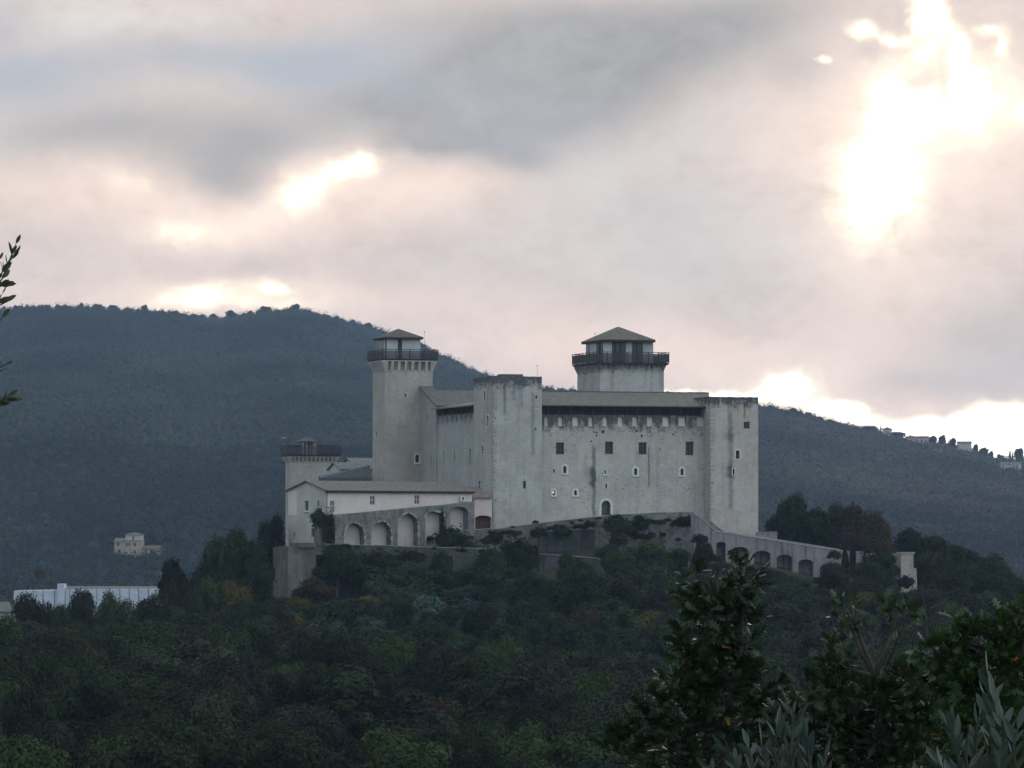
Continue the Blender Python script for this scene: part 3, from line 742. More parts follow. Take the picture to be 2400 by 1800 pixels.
rfm = pitch_roof(ug2 + .02, ug2 + 24.3, vg0 - .2, vg1 + .5, zge - .65, zr2); rfm2 = pitch_roof(ug2 + .02, ug2 + 24.3, vg1 + .5, vg1 + 8, zr2, zge - .8); rfm.add(rfm2.v, rfm2.f)
T.part('roof', rfm, m_tg)

# -------- tall tower on the left
v1 = vg1 + .05
t0, t1 = F.u_at(902, v1), F.u_at(1014, v1); tb = F.v_at(873.5, t0); um = (t0 + t1) / 2
zd = F.z_at(840, um, v1 - .8); zb = 96
ms1 = stone('stone_tall_tower', (0.396, 0.384, 0.366), (0.348, 0.326, 0.300), dark=(.13, .125, .12), streak=.3, pits=.3, stains=((F.u_at(905, v1), .3, 110, 122, -.6), (F.u_at(975, v1), 1.6, 101, 113, .22)))
T = Thing('fortress_tower', F, t0, v1, zb, 'tall slender tower with deep corbels, railed walkway and small pyramid roof', 'tower', 'towers of the fortress')
fh = [opening(T, 'v', v1, 948.5, 952.5, 923, 930), opening(T, 'v', v1, 985.5, 988, 957, 963), opening(T, 'v', v1, 973, 982.5, 1065, 1084, 1, .18, sill=True), opening(T, 'v', v1, 942.5, 944, 996, 998, name='putlog_hole')]
lh = [opening(T, 'u', t0, 881, 884.5, 1010, 1026, 1, .08)]
body(T, t0, t1, v1, tb, zb, zd - .3, fh, lh, ms1)
ms_rc = plaster('recess_shade', (.17, .15, .135), (.23, .21, .19), .5)  # brown colour stands in for the shade between the brackets
ms_cb = stone('stone_brackets', (.46, .455, .44), (.42, .41, .39), dark=(.2, .19, .18), streak=.3, pits=.2)
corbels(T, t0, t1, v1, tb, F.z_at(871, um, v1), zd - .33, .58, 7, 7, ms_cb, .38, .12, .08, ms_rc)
L = (F.u_at(905, v1 + 1.0), F.u_at(986, v1 + 1), v1 + 1.0, tb - 1.2, F.z_at(794, um, v1 + 1))
terrace(T, t0, t1, v1, tb, zd, F.z_at(818.5, um, v1 - .8), .64, 0, L, None, 2.0)
lantern_parts(T, L, zd, [(903.5, 906, 'd'), (906, 932.5, 'w'), (933, 942, 'd'), (942.5, 985, 'w')], [(900, 904, 'w')])
e0, e1 = F.u_at(903, v1 + .3), F.u_at(993, v1 + .3)
T.part('roof', hip_roof(e0 - .15, e1, v1 + .3, tb - .3, F.z_at(790, um, v1 + .3), F.z_at(771, um, (v1 + tb) / 2), th=.08), tiles('roof_tiles_tall', (0.1228, 0.1056, 0.0886), (0.0993, 0.0850, 0.0695), 0))
ev = MB(); ev.box(e0 - .1, e1 - .05, v1 + .35, tb - .35, F.z_at(790, um, v1 + .3) - .32, F.z_at(790, um, v1 + .3) - .083); T.part('eaves_board', ev, M['wood_dark'])
x3, y3 = F.u_at(995, v1 + 3), v1 + 3
an = MB(); an.tube([(x3, y3, zd), (x3, y3, F.z_at(778, x3, y3))], [.025, .016], 5); an.box(x3 - .07, x3 + .07, y3 - .07, y3 + .07, F.z_at(779, x3, y3), F.z_at(776.5, x3, y3))
Ta = Thing('antenna', F, x3, y3, zd, 'thin lightning rod at the corner of the tall slender tower walkway', 'antenna'); Ta.part('mast', an, M['darkmetal'])

# -------- low far tower on the left
v5 = 70.0
s0, s1 = F.u_at(680, v5), F.u_at(788, v5); sb = F.v_at(669, s0); sb = min(sb, v5 + 7.5) if sb > v5 + 2 else v5 + 7
um = (s0 + s1) / 2; zd = F.z_at(1065, um, v5 - .8); zb = 92
ms5 = stone('stone_low_tower', (0.396, 0.390, 0.378), (0.348, 0.330, 0.318), dark=(.15, .14, .13), streak=.2, pits=.25, topz=zd - .3, topdepth=1.0)
T = Thing('fortress_tower', F, s0, v5, zb, 'low tower with wide railed walkway and tiny tiled cap, behind the white gabled house', 'tower', 'towers of the fortress')
body(T, s0, s1, v5, sb, zb, zd - .3, [], [], ms5)
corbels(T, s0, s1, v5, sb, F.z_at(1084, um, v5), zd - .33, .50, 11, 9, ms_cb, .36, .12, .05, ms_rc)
L = (F.u_at(712, v5 + 2.0), F.u_at(741, v5 + 2), v5 + 2.0, v5 + 4.0, F.z_at(1036, um, v5 + 2))
terrace(T, s0, s1, v5, sb, zd, F.z_at(1043.5, um, v5 - .8), .62, 0, L, None, 1.5)
lantern_parts(T, L, zd, [(709, 712, 'w'), (717, 721, 'w'), (727, 729, 'w'), (733, 741, 'w')], [])
T.part('roof', hip_roof(F.u_at(705, v5 + 1.2), F.u_at(745, v5 + 1.2), v5 + 1.2, v5 + 4.4, F.z_at(1033.5, um, v5 + 1.2), F.z_at(1024, um, v5 + 2.8), th=.2), tiles('roof_tiles_cap', (0.1146, 0.1010, 0.0886), (0.0942, 0.0850, 0.0715), 0))

# -------- roofs between the low tower and the tall one
vq = 48.0
x0, x1 = F.u_at(798, vq), F.u_at(900, vq)
T = Thing('courtyard_wing', F, x0, vq, 96, 'low pale courtyard range with grey tiled roof between the low tower and the tall one', 'building')
zev = F.z_at(1099, x0, vq); zrv = F.z_at(1083, x0, vq + 3.5)
w = MB(); w.wall([(vq, 96), (vq + 7, 96), (vq + 7, zev - .05), (vq + 3.5, zrv - .1), (vq, zev - .05)], [], lambda a, z: (x0, a, z), (1, 0, 0), .3); w.quad((x0, vq, 96), (x1, vq, 96), (x1, vq, zev - .05), (x0, vq, zev - .05))
T.part('wall', w, M['white_grey'])
rf = pitch_roof(x0 - .3, x1, vq - .4, vq + 3.5, zev, zrv, .16); r2 = pitch_roof(x0 - .3, x1, vq + 3.5, vq + 7.4, zrv, zev, .16); rf.add(r2.v, r2.f)
m_ct = tiles('roof_tiles_court', (0.205, 0.205, 0.201), (0.164, 0.164, 0.160), 0)
T.part('roof', rf, m_ct)
vq2 = 58.0; x0, x1 = F.u_at(826, vq2), F.u_at(905, vq2)
T = Thing('courtyard_house', F, x0, vq2, 96, 'small gabled roof peeping over the courtyard range beside the tall tower', 'building')
zev = F.z_at(1084, x0, vq2); zrv = F.z_at(1073, x0, vq2 + 2.5)
w = MB(); w.wall([(vq2, 96), (vq2 + 5, 96), (vq2 + 5, zev - .05), (vq2 + 2.5, zrv - .1), (vq2, zev - .05)], [], lambda a, z: (x0, a, z), (1, 0, 0), .3); w.quad((x0, vq2, 96), (x1, vq2, 96), (x1, vq2, zev - .05), (x0, vq2, zev - .05)); T.part('wall', w, M['white_grey'])
rf = pitch_roof(x0 - .3, x1, vq2 - .4, vq2 + 2.5, zev, zrv, .16); r2 = pitch_roof(x0 - .3, x1, vq2 + 2.5, vq2 + 5.4, zrv, zev, .16); rf.add(r2.v, r2.f)
T.part('roof', rf, m_ct)
vq3 = 40.0
T = Thing('lean_to', F, F.u_at(765, vq3), vq3, 96, 'dark slate lean-to roof climbing to the foot of the tall tower', 'building')
x0, x1 = F.u_at(752, vq3), F.u_at(872.5, vq3)
m = MB(); m.hex8([(x0, vq3, 98), (x1, vq3, 98), (x1, vq3 + 1.5, 98), (x0, vq3 + 1.5, 98), (x0, vq3, F.z_at(1120, x0, vq3)), (x1, vq3, F.z_at(1119, x1, vq3)), (x1, vq3 + 1.5, F.z_at(1090, x1, vq3)), (x0, vq3 + 1.5, F.z_at(1116, x0, vq3))])
T.part('roof', m, plain('slate_dark', (.085, .095, .105), .8, .3, 1.5))

# ================================================================== gatehouse with white walls
G = Frame(764, 627, 42)
zc = lambda py: EYE + (HY - py) / FPX * 627
gl_ = G.u_at(1106, 0); gw = G.v_at(676, 0); zb = 97.6
ze_ = zc(1147); zr_ = zc(1125.5)
T = Thing('gatehouse', G, 0, 0, zb, 'long white plastered house with tiled gable roof standing on the arcaded stone wall', 'building')
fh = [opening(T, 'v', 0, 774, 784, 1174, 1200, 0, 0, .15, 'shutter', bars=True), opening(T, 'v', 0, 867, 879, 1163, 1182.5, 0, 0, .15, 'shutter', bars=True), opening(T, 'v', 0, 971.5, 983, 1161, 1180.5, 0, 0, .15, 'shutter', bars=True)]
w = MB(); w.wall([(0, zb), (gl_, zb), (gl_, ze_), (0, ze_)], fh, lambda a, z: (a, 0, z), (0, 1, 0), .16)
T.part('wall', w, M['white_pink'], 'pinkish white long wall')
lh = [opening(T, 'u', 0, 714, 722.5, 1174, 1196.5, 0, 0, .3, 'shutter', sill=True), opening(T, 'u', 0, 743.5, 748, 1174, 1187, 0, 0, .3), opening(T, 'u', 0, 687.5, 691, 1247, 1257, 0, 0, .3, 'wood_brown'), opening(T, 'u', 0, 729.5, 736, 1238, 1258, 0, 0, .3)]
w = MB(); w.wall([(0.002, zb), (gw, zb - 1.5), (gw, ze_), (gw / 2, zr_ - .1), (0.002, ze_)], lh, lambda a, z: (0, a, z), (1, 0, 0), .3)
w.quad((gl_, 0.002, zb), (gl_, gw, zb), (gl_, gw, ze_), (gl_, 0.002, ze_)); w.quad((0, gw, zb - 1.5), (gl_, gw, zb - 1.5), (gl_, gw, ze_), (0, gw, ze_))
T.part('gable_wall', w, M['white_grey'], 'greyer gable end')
st_ = MB(); st_.box(-.04, .0, G.v_at(696, 0), gw, zc(1208), ze_ - .1); T.part('plaster_band', st_, M['white'])
rf = pitch_roof(-.35, gl_ + .1, -.55, gw / 2, ze_ - .12, zr_, .16); r2 = pitch_roof(-.35, gl_ + .1, gw / 2, gw + .55, zr_, ze_ - .12, .16); rf.add(r2.v, r2.f)
ro = T.part('roof', rf, tiles('roof_tiles_gate', (0.1527, 0.1425, 0.1236), (0.1947, 0.1631, 0.1380), 0))
gt = MB(); gt.tube([(-.3, -.62, ze_ - .2), (gl_ + .1, -.62, ze_ - .2)], [.09, .09], 6); gt.box(-.3, gl_, -.5, .0, ze_ - .42, ze_ - .28)
T.sub('gutter', gt, M['copper'], ro)
dp = MB(); dp.tube([(.12, -.1, ze_ - .3), (.12, -.1, zb + .5)], [.05, .05], 5); T.part('drainpipe', dp, M['copper'])
Tc = Thing('air_conditioner', G, G.u_at(1077, 0), -.35, zc(1171), 'white air conditioning unit on the white house wall under the eave', 'air conditioner')
c = MB(); c.box(G.u_at(1076, 0), G.u_at(1086, 0), -.36, -.02, zc(1171.5), zc(1161)); Tc.part('casing', c, M['white_metal'])
fan = MB(); uc = G.u_at(1081.5, 0); zc_ = zc(1166); fan.tube([(uc, -.37, zc_), (uc, -.40, zc_)], [.22, .2], 12); Tc.part('fan_grille', fan, M['darkmetal'])
# annex at its far end with the brown archway
Gx = Frame(1111, 647, 14)
za = lambda py: EYE + (HY - py) / FPX * 648
ax1 = Gx.u_at(1153, 0); zb = 98.5
T = Thing('archway_annex', Gx, 0, 0, zb, 'small pinkish annex with brown round archway, squeezed between the white house and the ragged tower', 'building')
ho = [opening(T, 'v', 0, 1113.5, 1152, 1208, 1242, .35, 0, .9, 'wood_brown', name='door')]
w = MB(); w.wall([(0, zb), (ax1, zb), (ax1, za(1167)), (0, za(1167))], ho, lambda a, z: (a, 0, z), (0, 1, 0), .9)
w.quad((0, 0, zb), (0, 4, zb), (0, 4, za(1167)), (0, 0, za(1167)))
T.part('wall', w, M['white_pink'])
rf = MB(); e = .35; zz0, zz1 = za(1166), za(1140)
rf.add([(-1.2, -e, zz0), (ax1, -e, zz0), (ax1 - 1.2, 3.0, zz1), (-.9, 3.0, zz1), (-1.2, -e, zz0 - .14), (ax1, -e, zz0 - .14), (ax1, 4, zz0)], [(0, 1, 2, 3), (0, 4, 5, 1), (1, 6, 2)])
ro = T.part('roof', rf, tiles('roof_tiles_annex', (0.213, 0.172, 0.156), (0.172, 0.148, 0.135), 0))
ch = MB(); cx_ = Gx.u_at(1124, 2.4); ch.tube([(cx_, 2.4, za(1146)), (cx_, 2.4, za(1131))], [.07, .07], 6); ch.box(cx_ - .14, cx_ + .14, 2.26, 2.54, za(1131), za(1127)); T.sub('chimney', ch, M['darkmetal'], ro)

# -------- arcaded wall in front of the white house
A = Frame(783, 622, 40)
zA = lambda py, px: A.z_at(py, A.u_at(px, 0), 0)
ua = lambda px: A.u_at(px, 0)
ms_a = stone('stone_arcade', (0.1913, 0.1913, 0.1958), (0.1487, 0.1487, 0.1566), dark=(.05, .055, .055), streak=.7, pits=1.0, lichen=.6)
T = Thing('arcaded_wall', A, ua(752), 0, 97.0, 'rough grey stone wall with five blind arches and a sloping top, under the white house', 'wall')
ARC = [(806, 855, 1224.5, 1279, 1.0), (870, 918, 1220.5, 1283, 1.0), (932, 981, 1202, 1285, .95), (997, 1041, 1198, 1285, .35), (1055.5, 1097.5, 1187.5, 1241, .5)]
zfoot = 97.0
hs = []
for (a, b, c, d, k) in ARC:
    mid = (a + b) / 2
    hs.append(rect_arch(ua(a), ua(b), zfoot + .4 if d > 1250 else zA(d, mid), zA(c, mid), k))
outer = [(ua(752), zfoot), (ua(1112), zfoot)]
TOP = [(1112, 1176), (1096, 1177), (1078, 1179), (1050, 1184), (1000, 1188), (950, 1192), (900, 1196), (850, 1201), (800, 1205), (783, 1206), (765, 1212), (752, 1222)]
r_ = random.Random(4)
for (px, py) in TOP: outer.append((ua(px), zA(py + r_.uniform(-1, 1), px)))
w = MB(); w.wall(outer, hs, lambda a, z: (a, 0, z), (0, 1, 0), 1.15)
for i in range(2, len(outer) - 1):
    (p, z1), (q_, z2) = outer[i], outer[i + 1]
    w.quad((p, 0, z1), (p, 1.6, z1), (q_, 1.6, z2), (q_, 0, z2))
w.quad((ua(1112), 0, zfoot), (ua(1112), 1.6, zfoot), (ua(1112), 1.6, zA(1176, 1112)), (ua(1112), 0, zA(1176, 1112)))
w.quad((ua(752), 0, zfoot), (ua(752), 1.6, zfoot), (ua(752), 1.6, outer[-1][1]), (ua(752), 0, outer[-1][1]))
T.part('wall', w, ms_a)
for (h) in hs:
    b = MB(); xs = [p[0] for p in h]; zs = [p[1] for p in h]
    b.box(min(xs) - .05, max(xs) + .05, 1.152, 1.3, min(zs) - .05, max(zs) + .05); T.part('niche', b, M['arch_plaster'])
r_ = random.Random(9)                                        # voussoirs and ragged stones around each arch
vo = MB()
for h in hs[:4]:
    for i in range(1, len(h)):
        a, b = Vector(h[i]), Vector(h[(i + 1) % len(h)])
        n = max(1, int((b - a).length / .3))
        for j in range(n):
            c = a + (b - a) * ((j + .5) / n); s_ = r_.uniform(.05, .2)
            vo.box(c.x - s_, c.x + s_, -.06, -.0, c.y - s_ * .8, c.y + s_ * .8)
T.part('arch_stones', vo, M['coping'])
# pier at the end of arcade already in the wall; terrace ledge under arches
# ================================================================== retaining walls
def polywall(name, label, pts, depth, mat, jag=.08, coping=None, zfoot=None, cat='wall', group=None, holes=()):
    """wall through plan points; pts: (px, Y, py_top, py_bottom)"""
    P3 = [(Pw(px, a, Y), Pw(px, b, Y)) for (px, Y, a, b) in pts]
    o0 = P3[0][1]
    e = bpy.data.objects.new(name, None); SC.collection.objects.link(e); e.location = o0
    tag(e, label, cat, group)
    m = MB(); cp = MB(); r = random.Random(len(label))
    for (t0, b0), (t1, b1) in zip(P3, P3[1:]):
        L = (t1 - t0).length; n = max(1, int(L / 1.2)); dirv = Vector((t1.x - t0.x, t1.y - t0.y, 0)).normalized(); inn = Vector((-dirv.y, dirv.x, 0))
        if inn.y < 0: inn = -inn
        for i in range(n):
            f0, f1 = i / n, (i + 1) / n
            ta, tb_ = t0.lerp(t1, f0), t0.lerp(t1, f1); ba, bb = b0.lerp(b1, f0), b0.lerp(b1, f1)
            ja = r.uniform(-jag, jag) if jag else 0
            ta = ta + Vector((0, 0, ja)); tb_ = tb_ + Vector((0, 0, ja))
            if name != 'walkway_ramp':
                m.hex8([tuple(p - o0) for p in (ba, bb, bb + inn * depth, ba + inn * depth, ta, tb_, tb_ + inn * depth, ta + inn * depth)])
            if coping:
                h = Vector((0, 0, coping))
                cp.hex8([tuple(p - o0) for p in (ta - inn * .08, tb_ - inn * .08, tb_ + inn * (depth + .08), ta + inn * (depth + .08), ta - inn * .08 + h, tb_ - inn * .08 + h, tb_ + inn * (depth + .08) + h, ta + inn * (depth + .08) + h)])
    w = m.build('wall', mat, e)
    if coping: cp.build('coping', M['coping'], e)
    return e

ms_r1 = stone('stone_retaining', (0.0918, 0.0893, 0.1001), (0.0546, 0.0546, 0.0649), dark=(.03, .033, .036), streak=1.5, pits=.8, course=.6, lichen=.8)
ms_r2 = stone('stone_rough', (0.1914, 0.1856, 0.1890), (0.1334, 0.1305, 0.1350), dark=(.035, .04, .04), streak=.6, pits=1.0, lichen=.75)
ms_r3 = stone('stone_buttress', (0.1440, 0.1350, 0.1389), (0.0960, 0.0930, 0.0979), dark=(.05, .05, .05), streak=.7, pits=1.0, lichen=.5)
polywall('retaining_wall', 'dark weathered retaining wall with thin pale coping below the blind arches', [(762, 615, 1276, 1400), (900, 616, 1279, 1400), (1010, 618, 1283, 1400), (1140, 622, 1286, 1400), (1205, 624, 1290, 1400)], 1.2, ms_r1, .03, .08)
polywall('retaining_wall', 'low broken garden wall with pale edge at the forest margin under the keep', [(1255, 622, 1297, 1345), (1330, 622, 1303, 1345), (1400, 622, 1309, 1370), (1408, 622, 1312, 1380)], 1.0, ms_r1, .02, .07)
polywall('retaining_wall', 'short dark wall stub beside the stone bastion at the edge of the wood', [(640, 626, 1287, 1380), (676, 622, 1282, 1400)], 1.0, ms_r2, .05, .06)
polywall('retaining_wall', 'long overgrown ramp wall running along the foot of the keep', [(1100, 641, 1243, 1320), (1165, 642, 1240, 1320), (1270, 643, 1226, 1320), (1395, 645, 1212, 1330), (1440, 646, 1208, 1330)], 1.1, ms_r2, .03, .10)
polywall('retaining_wall', 'smooth grey-violet stretch of ramp wall below the arched door', [(1262, 640.5, 1246, 1325), (1330, 641.2, 1243, 1325), (1394, 642, 1240, 1325)], .8, ms_r1, .0)
e = polywall('bastion_wall', 'pale rocky bastion wall with tall slit, below the flat-topped corner tower', [(1440, 644, 1208, 1330), (1480, 641, 1205, 1330), (1560, 640, 1202, 1340), (1626, 641, 1200, 1350)], 1.4,
             stone('stone_bastion', (0.2295, 0.2295, 0.2393), (0.1785, 0.1785, 0.1870), dark=(.045, .05, .05), streak=.3, pits=1.0, lichen=.55), .05, .08)
sl = MB(); p = Pw(1548, 1257, 638.9); o0 = Vector(e.location); sl.box(p.x - .17 - o0.x, p.x + .17 - o0.x, p.y - o0.y, p.y + .5 - o0.y, p.z - .8 - o0.z, p.z + .8 - o0.z); sl.build('slit', M['void'], e)

# -------- bastion under the gable end (battered block)
B = Frame(742, 610, 20)
zB = lambda py: EYE + (HY - py) / FPX * 612
bl = B.u_at(676, 0)
T = Thing('stone_bastion', B, bl, 0, zB(1400), 'battered pale stone bastion under the gable end of the white house', 'wall')
w = MB(); w.frustum((bl, 0.2, -.0, 7), zB(1400), (bl + .25, .1, .9, 7), zB(1281)); w.frustum((B.u_at(703, 0), .1, .5, 5), zB(1283), (B.u_at(703, 0) + .05, .1, .6, 5), zB(1272))
T.part('wall', w, ms_r3)

# -------- the arcaded walkway ramp going down to the right
W1 = Frame(1640, 634, 8)
w_u = lambda px: W1.u_at(px, 0)
wz = lambda py, px: W1.z_at(py, w_u(px), 0)
ms_w = stone('stone_walkway', (0.2322, 0.2322, 0.2420), (0.1935, 0.1892, 0.1980), dark=(.06, .065, .07), streak=1.3, pits=1.0, topz=None, lichen=.2)
T = Thing('walkway_ramp', W1, w_u(1626), 0, wz(1400, 1640), 'long sloping stone walkway on segmental arches descending from the corner tower', 'bridge')
ARW = [(1631, 1652, 1263, .5), (1679, 1701, 1270, .45), (1713.5, 1754, 1282, .45), (1767, 1806, 1291, .5), (1820, 1857, 1300, .5), (1871, 1906, 1311, .5), (1922, 1955, 1322, .5)]
zf = wz(1420, 1700)
hs = [rect_arch(w_u(a), w_u(b), zf + .5, wz(c, (a + b) / 2), k) for (a, b, c, k) in ARW]
outer = [(w_u(1626), zf), (w_u(1976), zf), (w_u(1976), wz(1292, 1976)), (w_u(1900), wz(1281, 1900)), (w_u(1800), wz(1265, 1800)), (w_u(1720), wz(1252.5, 1720)), (w_u(1677), wz(1246, 1677)), (w_u(1645), wz(1217, 1645)), (w_u(1626), wz(1204, 1626))]
w = MB(); w.wall(outer, hs, lambda a, z: (a, 0, z), (0, 1, 0), 2.2)
T.part('wall', w, ms_w)
b = MB(); b.quad((w_u(1626), 2.2, zf), (w_u(1976), 2.2, zf), (w_u(1976), 2.2, wz(1294, 1976)), (w_u(1677), 2.2, wz(1250, 1677))); b.quad((w_u(1626), 2.2, zf), (w_u(1677), 2.2, wz(1250, 1677)), (w_u(1677), 2.2, wz(1249, 1677)), (w_u(1626), 2.2, wz(1210, 1626)))
b.quad((w_u(1976), 0, zf), (w_u(1976), 2.2, zf), (w_u(1976), 2.2, wz(1292, 1976)), (w_u(1976), 0, wz(1292, 1976)))
T.part('arch_back_wall', b, ms_w)
cp = MB()
def coprun(lst, v0, v1, th):
    for (p, q) in zip(lst, lst[1:]):
        a, b = (w_u(p[0]), wz(p[1], p[0])), (w_u(q[0]), wz(q[1], q[0]))
        cp.hex8([(a[0], v0, a[1]), (b[0], v0, b[1]), (b[0], v1, b[1]), (a[0], v1, a[1]), (a[0], v0, a[1] + th), (b[0], v0, b[1] + th), (b[0], v1, b[1] + th), (a[0], v1, a[1] + th)])
coprun([(1643, 1215), (1677, 1245.5), (1720, 1252), (1800, 1264.5), (1900, 1280.5), (1976, 1291.5)], -.1, .4, .10)
T.part('coping', cp, plain('coping_pale', (.42, .42, .42), .85, .35, 2))
cp = MB(); coprun([(1672, 1222), (1702, 1246), (1722, 1249)], 2.3, 2.8, .13); coprun([(1722, 1248.6), (1800, 1261), (1905, 1277.5), (1976, 1289)], 2.3, 2.8, .12)
T.part('far_parapet', cp, plain('coping_pale_rear', (.36, .36, .36), .85, .35, 2))
wb = MB()
for (p, q) in (((1672, 1222), (1702, 1246)), ((1702, 1246), (1976, 1290))):
    a, b_ = (w_u(p[0]), wz(p[1], p[0])), (w_u(q[0]), wz(q[1], q[0])); wb.hex8([(a[0], 2.4, a[1] - 2), (b_[0], 2.4, b_[1] - 2), (b_[0], 2.7, b_[1] - 2), (a[0], 2.7, a[1] - 2), (a[0], 2.4, a[1]), (b_[0], 2.4, b_[1]), (b_[0], 2.7, b_[1]), (a[0], 2.7, a[1])])
T.part('parapet_wall', wb, ms_w)
polywall('garden_wall', 'low pale garden wall behind the walkway beside the corner tower', [(1776, 662, 1248, 1275), (1822, 664, 1247, 1275)], .5, ms_w, 0, .06)
polywall('wall_stub', 'short broken piece of pale wall beyond the cypress at the end of the walkway', [(1983, 640, 1290, 1350), (1991, 640, 1291, 1350)], .8, ms_w, .1)
polywall('wall_stub', 'weathered stone pier stub half hidden by ivy past the walkway', [(2007, 640, 1293, 1350), (2024, 640, 1294, 1350)], .8, ms_w, .05, .06)
polywall('ivy_wall', 'straight-topped wall wholly covered with dark ivy beside the tall stone pier', [(2030, 640, 1297, 1400), (2112, 640, 1297, 1400)], .8, ms_r2, .0)
T = Thing('stone_pier', Frame(2112, 636, 8), 0, 0, 90, 'tall pale stone pier with flat cap standing at the edge of the dark wooded hill', 'pillar')
m = MB(); Fp = T.F; zp = lambda py: EYE + (HY - py) / FPX * 636
ms_p = stone('stone_pier', (.37, .34, .315), (.33, .30, .275), dark=(.10, .10, .10), streak=.3, pits=.5)
m.box(0, Fp.u_at(2141, 0), 0, 2.2, zp(1329), zp(1298)); m.frustum((-.1, Fp.u_at(2151, 0), -.35, 2.4), zp(1440), (.0, Fp.u_at(2147, 0), -.2, 2.3), zp(1332)); m.box(-.0, Fp.u_at(2142, 0), -.08, 2.28, zp(1331.8), zp(1329.2))
T.part('shaft', m, ms_p); m = MB(); m.box(-.18, Fp.u_at(2144, 0), -.15, 2.35, zp(1297.8), zp(1294)); T.part('cap', m, M['coping'])

# ================================================================== terrain
RIDGE = [(-900, 800), (-400, 760), (-200, 735), (0, 728), (100, 722), (250, 724), (400, 737), (520, 750), (600, 735), (700, 728), (800, 752), (870, 770), (960, 800), (1010, 822), (1060, 848), (1125, 878),
         (1200, 905), (1300, 918), (1400, 921), (1560, 932), (1700, 950), (1780, 958), (1850, 968), (1950, 995), (2050, 1018), (2150, 1040), (2250, 1056), (2330, 1082), (2400, 1086), (2600, 1130), (3200, 1190)]
YR = [(-900, 3900), (900, 3800), (1300, 3500), (2000, 3250), (3200, 3100)]
def itp(tab, x): return np.interp(x, [t[0] for t in tab], [t[1] for t in tab])

_g = np.random.default_rng(5).random((64, 64))
def vnoise(x, y):
    xi = np.floor(x).astype(int); yi = np.floor(y).astype(int); fx = x - xi; fy = y - yi
    fx = fx * fx * (3 - 2 * fx); fy = fy * fy * (3 - 2 * fy)
    a = _g[xi % 64, yi % 64]; b = _g[(xi + 1) % 64, yi % 64]; c = _g[xi % 64, (yi + 1) % 64]; d = _g[(xi + 1) % 64, (yi + 1) % 64]
    return (a * (1 - fx) + b * fx) * (1 - fy) + (c * (1 - fx) + d * fx) * fy - .5
def sstep(a, b, x):
    t = np.clip((x - a) / (b - a), 0, 1); return t * t * (3 - 2 * t)

PLAT = [(-200, 72), (-90, 74), (-70, 76), (-58, 78), (-47, 81), (-40, 85), (-34, 90), (-28, 93), (30, 93.5), (52, 92), (62, 90.5), (75, 86), (100, 77), (200, 70)]
BASE = [(-400, 99), (0, 97.6), (8, 97.2), (20, 95.5), (40, 92.5), (90, 84), (200, 76), (290, 76.4), (450, 79.5), (520, 78.5), (560, 79), (700, 75), (1000, 72), (1500, 72), (9000, 72)]
def ground(x, y):
    x = np.asarray(x, float); y = np.asarray(y, float)
    z = itp(BASE, y)
    z = z + np.clip(-x * .05, -2, 3) * sstep(250, 400, y) * (1 - sstep(520, 640, y))
    fr = sstep(520, 640, y) * (1 - sstep(760, 900, y))
    z = z + np.maximum(itp(PLAT, x) - z, -6) * fr
    inside = sstep(622, 642, y) * (1 - sstep(740, 790, y)) * sstep(-36, -31, x) * (1 - sstep(30, 50, x))
    z = z + inside * np.maximum(97.4 - z, 0)
    px = x / np.maximum(y, 1) * FPX + CX
    yr = itp(YR, px); zr = EYE + (HY - itp(RIDGE, px) - 14) / FPX * yr
    t = (y - 1900) / (yr - 1900)
    hill = np.where(t < 1, np.clip(t, 0, 1) ** .85 * (zr - 72), (zr - 72) * np.clip(1 - (t - 1) * 1.2, .2, 1))
    n = vnoise(x / 260 + 9, y / 420) * 8 + vnoise(x / 90, y / 160 + 3) * 9
    hill = hill + n * np.clip(t, 0, 1) * np.clip(1 - t, 0, 1) * 2.2
    z = np.where(y > 1500, 72 + np.maximum(hill, 0), z)
    # nearer spur below the great hill with the villa
    cz = itp([(-600, 131), (0, 127), (120, 124), (300, 113), (450, 108), (600, 97), (740, 80), (3000, 74)], px) - 7
    z = np.maximum(z, np.where(y > 1500, 72 + (cz - 72) * np.exp(-((y - 2320) / 170.0) ** 2), -99))
    sx = (x + 170) / 60; sy = (y - 2040) / 120
    z = z + 2.5 * np.exp(-sx * sx - sy * sy)
    k = np.exp(-(((x + 169) / 19.0) ** 4) - ((y - 2000) / 17.0) ** 4)      # the villa stands on a levelled terrace
    z = z * (1 - k) + 88.6 * k
    return z

